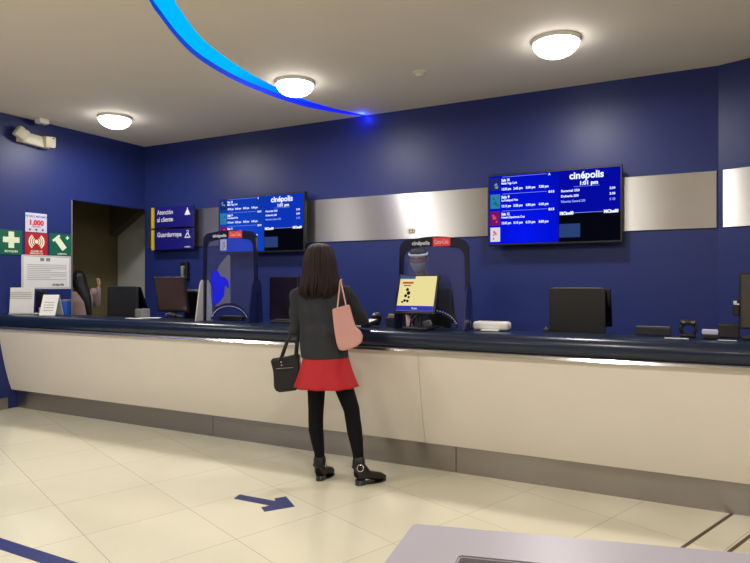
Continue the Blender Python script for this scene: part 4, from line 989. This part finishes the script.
# boots
def boot(ank, heel, toe, nm_side, buckle):
    b = newbm(); d_ = (toe-heel); d_.z = 0; L_ = d_.length; d_.normalize(); sd = Vector((-d_.y, d_.x, 0)); h0 = Vector((heel.x, heel.y, 0))
    tube(b, [ank+Vector((0, 0, 0.03)), ank, h0+d_*0.035+Vector((0, 0, 0.075))], [0.046, 0.046, 0.042], 20)
    for q in (0.0,):
        pts = [h0+d_*0.03+Vector((0, 0, 0.062)), h0+d_*L_*0.35+Vector((0, 0, 0.066)), h0+d_*L_*0.6+Vector((0, 0, 0.048)), h0+d_*L_*0.82+Vector((0, 0, 0.036)), h0+d_*(L_-0.018)+Vector((0, 0, 0.030))]
        tube(b, pts, [0.034, 0.038, 0.038, 0.034, 0.021], 18, up=(0, 0, 1), flat=0.8)
    tube(b, [ank, h0+d_*L_*0.32+Vector((0, 0, 0.075))], [0.042, 0.036], 16)
    bt = obj('boot', fuse(b, 0.005, 3), M_boot, wo, smooth='all')
    b = newbm(); hp = []
    n_ = 14
    for i in range(n_): a = PI/2+PI*i/(n_-1); hp.append((h0+d_*(0.03+0.032*math.cos(a))+sd*0.030*math.sin(a)))
    hp = [h0+d_*(0.030+0.034*math.cos(PI/2+PI*i/(n_-1)))+sd*(0.031*math.sin(PI/2+PI*i/(n_-1))) for i in range(n_)]
    hp2 = hp+[h0+d_*0.062-sd*0.028, h0+d_*0.062+sd*0.028]
    prism_z(b, [(q.x, q.y) for q in hp2], 0.002, 0.040); obj('heel', b, M_gblack, bt)
    b = newbm(); so = []
    for i in range(24):
        a = 2*PI*i/24; cx_ = L_*0.62; so.append(h0+d_*(cx_+(L_*0.385)*math.cos(a))+sd*(0.036*math.sin(a)))
    prism_z(b, [(q.x, q.y) for q in so], 0.002, 0.012); obj('sole', b, M_gblack, bt)
    b = newbm(); c_ = ank+Vector((0, 0, -0.012)); ring_ = []
    for i in range(25): a = 2*PI*i/24; ring_.append(c_+Vector((0.047*math.cos(a), 0.047*math.sin(a), 0)))
    tube(b, ring_, 0.0042, 6, caps=False, flat=1.6); obj('ankle_strap', b, M_boot, bt)
    if buckle:
        b = newbm(); c2_ = ank+Vector((0.012, -0.052, -0.006)); R2 = [c2_+Vector((0.022*math.cos(2*PI*i/20), 0, 0.024*math.sin(2*PI*i/20))) for i in range(21)]
        tube(b, R2, 0.0035, 8, caps=False); obj('buckle', b, M_chrome, bt, smooth='all')
    else:
        b = newbm(); c2_ = ank+Vector((0.045, -0.02, -0.006)); R2 = [c2_+Vector((0.0, 0.018*math.cos(2*PI*i/20), 0.02*math.sin(2*PI*i/20))) for i in range(21)]
        tube(b, R2, 0.003, 8, caps=False); obj('buckle', b, M_chrome, bt, smooth='all')
boot(P(319.7, 463, 4.36), P(317.8, 481, 4.33), P(333.5, 470.5, 4.50), 'l', False)
boot(P(358.8, 465, 4.25), P(356, 486, 4.24), P(386, 480, 4.36), 'r', True)

# ---- black handbag hanging from her left forearm
bc = P(285.5, 373, 4.44)
hb = thing('handbag', 'black handbag hanging from the forearm of the woman in the red skirt', 'handbag', (0, 0, 0), YAW); hb.location = org
def PB(u, v, D=4.44): return P(u, v, D)
b = newbm(); out = [(271, 359), (285, 357), (299.5, 353.5), (300.5, 370), (301, 386), (298, 389), (287, 390.5), (278.5, 391.3), (275, 387), (274.5, 371)]
fr = [PB(u, v) for u, v in out]
a_ = [b.verts.new(q+Vector((0, -0.045 if q.z > 0.78 else -0.06, 0))) for q in fr]; c_ = [b.verts.new(q+Vector((0, 0.045 if q.z > 0.78 else 0.06, 0))) for q in fr]
b.faces.new(a_); b.faces.new(c_[::-1])
for i in range(len(fr)): b.faces.new((a_[i], c_[i], c_[(i+1) % len(fr)], a_[(i+1) % len(fr)]))
finish(b); bmesh.ops.bevel(b, geom=b.edges[:], offset=0.010, segments=3, affect='EDGES'); obj('body', b, M_bagk, hb, smooth=True)
for dy in (-0.04, 0.04):
    b = newbm(); q = Vector((0, dy, 0)); tube(b, [PB(280.5, 361)+q*1.2, PB(283.5, 352)+q, PB(287.5, 340)+q*0.8, PB(290.5, 335.5)+q*0.5+Vector((0, 0, 0.0)), PB(291.5, 323)+q*0.35, PB(296.5, 323)+q*0.35, PB(297.5, 338)+q*0.8, PB(296.5, 350)+q, PB(296, 358)+q*1.2], 0.0065, 8, flat=1.5)
    obj('handle', b, M_bagk, hb, smooth=True)
b = newbm(); z0 = PB(278, 367.5); z1 = PB(294, 366.3); tube(b, [z0+Vector((0, -0.063, 0)), z1+Vector((0, -0.063, 0))], 0.0028, 6); obj('zip', b, M_chrome, hb)
for u, v in ((282.5, 361), (283, 364)):
    b = newbm(); q = PB(u, v)+Vector((0, -0.058, 0)); cyl(b, q, q+Vector((0, -0.006, 0)), 0.006, 0.005, 12); obj('stud', b, M_chrome, hb)

# ---- pink tote on her right shoulder
tb = thing('tote_bag', 'pink tote bag hanging on thin straps from the woman\'s right shoulder', 'handbag', org, YAW)
DT = 4.235
b = newbm(); out = [(332.2, 309), (340.5, 306.8), (349.3, 304.3), (351.5, 312), (353.5, 320), (356, 327), (360.5, 331), (363, 336), (362.2, 341.5), (357, 346), (349, 349), (343, 350.5), (339, 349), (336.8, 343), (335, 333), (333.4, 321)]
fr = [P(u, v, DT) for u, v in out]; zz_ = sum(q.z for q in fr)/len(fr)
a_ = [b.verts.new(q+Vector((0, -0.025-0.022*min(1, max(0, (1.25-q.z)/0.2)), 0))) for q in fr]; c_ = [b.verts.new(q+Vector((0, 0.025+0.016*min(1, max(0, (1.25-q.z)/0.2)), 0))) for q in fr]
b.faces.new(a_); b.faces.new(c_[::-1])
for i in range(len(fr)): b.faces.new((a_[i], c_[i], c_[(i+1) % len(fr)], a_[(i+1) % len(fr)]))
obj('body', fuse(b, 0.006, 9), M_pink, tb, smooth='all')
for (ua, va), (ub, vb), yy in (((337.5, 309), (340, 281), -0.012), ((346.5, 307), (340.6, 281), -0.012)):
    b = newbm(); A_ = P(ua, va, DT)+Vector((0, -0.03, 0)); T_ = P(ub, vb, 4.36); K_ = P(ub+1, vb-0.5, 4.43)+Vector((0, 0, 0.006)); E_ = P(ub+3, vb+8, 4.55)
    tube(b, [A_, A_.lerp(T_, 0.5)+Vector((0, 0.012, 0)), T_, K_, E_], 0.0055, 8, flat=0.8); obj('strap', b, M_pink, tb, smooth=True)

# ---- generic figure for the other two people
def figure(par, J, shirt, trousers, sleeve, hair_fn, hs=1.0, yaw=0.0, pitch=0.0, female=False, curlL=0.5, curlR=0.5, mouth=True, handdir=None):
    b = newbm(); pel, che, nek = J['pelvis'], J['chest'], J['neck']
    w0, w1, w2 = (0.16, 0.145, 0.17) if female else (0.165, 0.16, 0.20)
    def torso(b, g):
        loft(b, [(pel.x, pel.y, pel.z-0.10, w0-0.02+g, 0.10+g), (pel.x, pel.y, pel.z, w0+g, 0.115+g), (pel.x*0.6+che.x*0.4, pel.y*0.6+che.y*0.4, pel.z*0.6+che.z*0.4, w1-0.02+g, 0.10+g), (che.x, che.y, che.z, w2-0.02+g, 0.115+g), (che.x*0.4+nek.x*0.6, che.y*0.4+nek.y*0.6, che.z*0.35+nek.z*0.65, w2-0.045+g, 0.085+g), (nek.x, nek.y, nek.z-0.015, 0.065+g, 0.06+g)], 32)
    torso(b, 0); tube(b, [nek-Vector((0, 0, 0.03)), nek+Vector((0, 0, 0.03)), J['head']-Vector((0, 0, 0.06))], [0.056, 0.05, 0.05], 16)
    merge(b, head_bm(J['head'], yaw, pitch, hs))
    for s_ in 'LR':
        sh, el, wr = J['sh'+s_], J['el'+s_], J['wr'+s_]
        tube(b, [sh, sh.lerp(el, 0.5), el], [0.046, 0.042, 0.036]); tube(b, [el, el.lerp(wr, 0.4), wr], [0.035, 0.034, 0.025])
        hip, kn, an = J['hip'+s_], J['kn'+s_], J['an'+s_]
        tube(b, [hip, hip.lerp(kn, 0.5), kn, kn.lerp(an, 0.35), an], [0.085, 0.070, 0.052, 0.053, 0.036], 16)
        dd, nn_ = (handdir or {}).get(s_, ((wr-el), Vector((0, 0, -1)))); hand(b, wr, dd, nn_, -1 if s_ == 'L' else 1, curlL if s_ == 'L' else curlR)
    obj('body', fuse(b, 0.005, 3), M_skin, par, smooth='all')
    face_parts(par, J['head'], yaw, pitch, hs, M_hairk, mouth)
    b = newbm(); torso(b, 0.016)
    for s_ in 'LR':
        sh, el, wr = J['sh'+s_], J['el'+s_], J['wr'+s_]
        if sleeve == 'long': tube(b, [sh, sh.lerp(el, 0.5), el], [0.060, 0.054, 0.047]); tube(b, [el, el.lerp(wr, 0.5), el.lerp(wr, 0.93)], [0.046, 0.042, 0.035])
        else: tube(b, [sh, sh.lerp(el, 0.6)], [0.062, 0.058])
    obj('shirt', fuse(b, 0.008, 4), shirt, par, smooth='all')
    b = newbm()
    for s_ in 'LR':
        hip, kn, an = J['hip'+s_], J['kn'+s_], J['an'+s_]; tube(b, [hip, hip.lerp(kn, 0.5), kn, kn.lerp(an, 0.5), an], [0.100, 0.084, 0.066, 0.062, 0.055], 16)
    loft(b, [(pel.x, pel.y, pel.z-0.14, w0+0.005, 0.125), (pel.x, pel.y, pel.z+0.02, w0+0.008, 0.125)]); obj('trousers', fuse(b, 0.009, 3), trousers, par, smooth='all')
    for s_ in 'LR':
        an = J['an'+s_]; b = newbm(); f = J['fwd']
        tube(b, [Vector((an.x, an.y, 0.05))-f*0.04, Vector((an.x, an.y, 0.05))+f*0.06, Vector((an.x, an.y, 0.04))+f*0.15], [0.044, 0.044, 0.034], 14, flat=0.85, up=(0, 0, 1)); tube(b, [Vector((an.x, an.y, 0.06)), Vector((an.x, an.y, 0.12))], [0.045, 0.05])
        obj('shoe', fuse(b, 0.008, 3), M_boot, par, smooth='all')
    hair_fn(J['head'])
V3 = Vector
# clerk, facing the customers (-y), looking down at the till
yc = -0.98; hp_ = on_y(418.5, 262, yc); Dc = D_of(hp_); ztop = z_at(246.5, Dc); hz_ = ztop-0.118
ck = thing('person', 'masked person in a navy shirt and clear visor behind the counter shield', 'person', (hp_.x, yc, 0))
ck.rotation_euler = (0, 0, 0.18)
J = dict(pelvis=V3((0.10, 0.06, 0.95)), chest=V3((0.08, 0.05, 1.28)), neck=V3((0.02, 0.04, 1.475)), head=V3((0, 0.0, hz_)),
         shL=V3((0.23, 0.05, 1.40)), elL=V3((0.27, 0.02, 1.12)), wrL=V3((0.20, -0.12, 0.96)), shR=V3((-0.12, 0.05, 1.40)), elR=V3((-0.12, 0.02, 1.12)), wrR=V3((-0.03, -0.14, 0.96)),
         hipL=V3((0.19, 0.06, 0.86)), knL=V3((0.20, 0.05, 0.48)), anL=V3((0.20, 0.07, 0.09)), hipR=V3((0.01, 0.06, 0.86)), knR=V3((0.01, 0.05, 0.48)), anR=V3((0.01, 0.07, 0.09)), fwd=V3((0, -1, 0)))
CP = 0.22
def clerk_hair(h):
    M_ = head_mx(h, 0, CP, 1.02); b = newbm(); bmesh.ops.create_icosphere(b, subdivisions=4, radius=1)
    for v in b.verts:
        x, y, z = v.co; k = 1+0.03*math.sin(x*23+z*9)*math.sin(y*19)
        v.co = V3((x*0.082*k, y*0.098*k+0.012, z*0.105*k+0.020))
    dl = [v for v in b.verts if (v.co.y < -0.03 and v.co.z < 0.055) or v.co.z < -0.045 or (v.co.y < 0.0 and v.co.z < 0.0)]
    bmesh.ops.delete(b, geom=dl, context='VERTS'); b = eval_mesh(b, [('SOLIDIFY', dict(thickness=0.012, offset=-1))]); xf(b.verts, M_); obj('hair', b, M_hairk, ck, smooth='all')
    b = newbm(); R_ = [V3((0.084*math.cos(2*PI*i/32), 0.104*math.sin(2*PI*i/32), 0.050)) for i in range(33)]; tube(b, R_, 0.0045, 8, flat=2.6, caps=False, up=(0, 0, 1)); xf(b.verts, M_); obj('visor_band', b, M_mask, ck, smooth='all')
    b = newbm(); n_ = 20
    for z0, z1 in ((0.052, -0.13),):
        r0 = []; r1 = []
        for i in range(n_+1):
            a = PI+PI*i/n_; c2, s2 = math.cos(a), math.sin(a)
            r0.append(b.verts.new((0.092*c2, 0.118*s2, z0))); r1.append(b.verts.new((0.098*c2, 0.128*s2, z1)))
        for i in range(n_): b.faces.new((r0[i], r0[i+1], r1[i+1], r1[i]))
    xf(b.verts, M_); obj('face_visor', b, M_visor, ck, smooth='all')
    b = newbm(); bmesh.ops.create_icosphere(b, subdivisions=4, radius=1)
    for v in b.verts:
        x, y, z = v.co; v.co = V3((x*0.072, y*0.105-0.003-0.012*math.exp(-(x/0.25)**2)*(1 if y < 0 else 0), z*0.115-0.002))
    dl = [v for v in b.verts if v.co.y > -0.012 or v.co.z > -0.012+0.0 or v.co.z < -0.105]
    bmesh.ops.delete(b, geom=dl, context='VERTS'); b = eval_mesh(b, [('SOLIDIFY', dict(thickness=0.003, offset=1))]); xf(b.verts, M_); obj('face_mask', b, M_mask, ck, smooth='all')
figure(ck, J, M_navyshirt, M_pants, 'short', clerk_hair, 1.0, 0, CP, False, 0.4, 0.4, mouth=False, handdir={'L': ((-0.2, -0.95, -0.25), (0, 0, -1)), 'R': ((0.2, -0.95, -0.25), (0, 0, -1))})
# person in the corridor, back to us, right hand at the ear
gp = at_d(80, 283, 8.03)
gl = thing('person', 'person with long black hair and a grey-pink top standing in the corridor opening', 'person', (gp.x, gp.y, 0), YAW+0.5+0.1)
GT = 1.42+12.5*8.03/FOC
J = dict(pelvis=V3((0, 0, 0.88)), chest=V3((0, 0, 1.17)), neck=V3((0, 0.0, 1.345)), head=V3((-0.02, 0.015, GT-0.118)),
         shL=V3((-0.165, 0, 1.30)), elL=V3((-0.20, 0.03, 1.04)), wrL=V3((-0.19, 0.16, 0.88)), shR=V3((0.165, 0, 1.30)), elR=V3((0.225, 0.10, 1.13)), wrR=V3((0.245, 0.10, 1.355)),
         hipL=V3((-0.09, 0, 0.80)), knL=V3((-0.09, 0.01, 0.45)), anL=V3((-0.09, 0, 0.08)), hipR=V3((0.09, 0, 0.80)), knR=V3((0.09, 0.01, 0.45)), anR=V3((0.09, 0, 0.08)), fwd=V3((0, 1, 0)))
def girl_hair(h):
    b = newbm(); z = h.z
    rr = [(0.10, -0.10, z-0.56, 0.015, 0.012), (0.095, -0.11, z-0.46, 0.032, 0.024), (0.085, -0.115, z-0.34, 0.042, 0.03), (0.05, -0.10, z-0.22, 0.068, 0.042), (0.0, -0.05, z-0.10, 0.098, 0.075), (-0.02, -0.014, z-0.02, 0.096, 0.098), (-0.02, -0.010, z+0.05, 0.090, 0.102), (-0.02, -0.004, z+0.095, 0.064, 0.074), (-0.02, 0, z+0.120, 0.02, 0.022)]
    loft(b, rr, 64, lambda a, i: 1+0.02*math.sin(a*17+i*0.4)); b = eval_mesh(b, [('SUBSURF', dict(levels=1, render_levels=1))]); obj('hair', b, M_hairk, gl, smooth='all')
figure(gl, J, M_greytop, M_pants, 'long', girl_hair, 0.97, PI, 0.05, True, 0.4, 0.9, handdir={'R': ((0.25, 0.1, 0.9), (-0.8, 0.3, 0.2)), 'L': ((0, 0.5, -0.8), (0, 0, -1))})
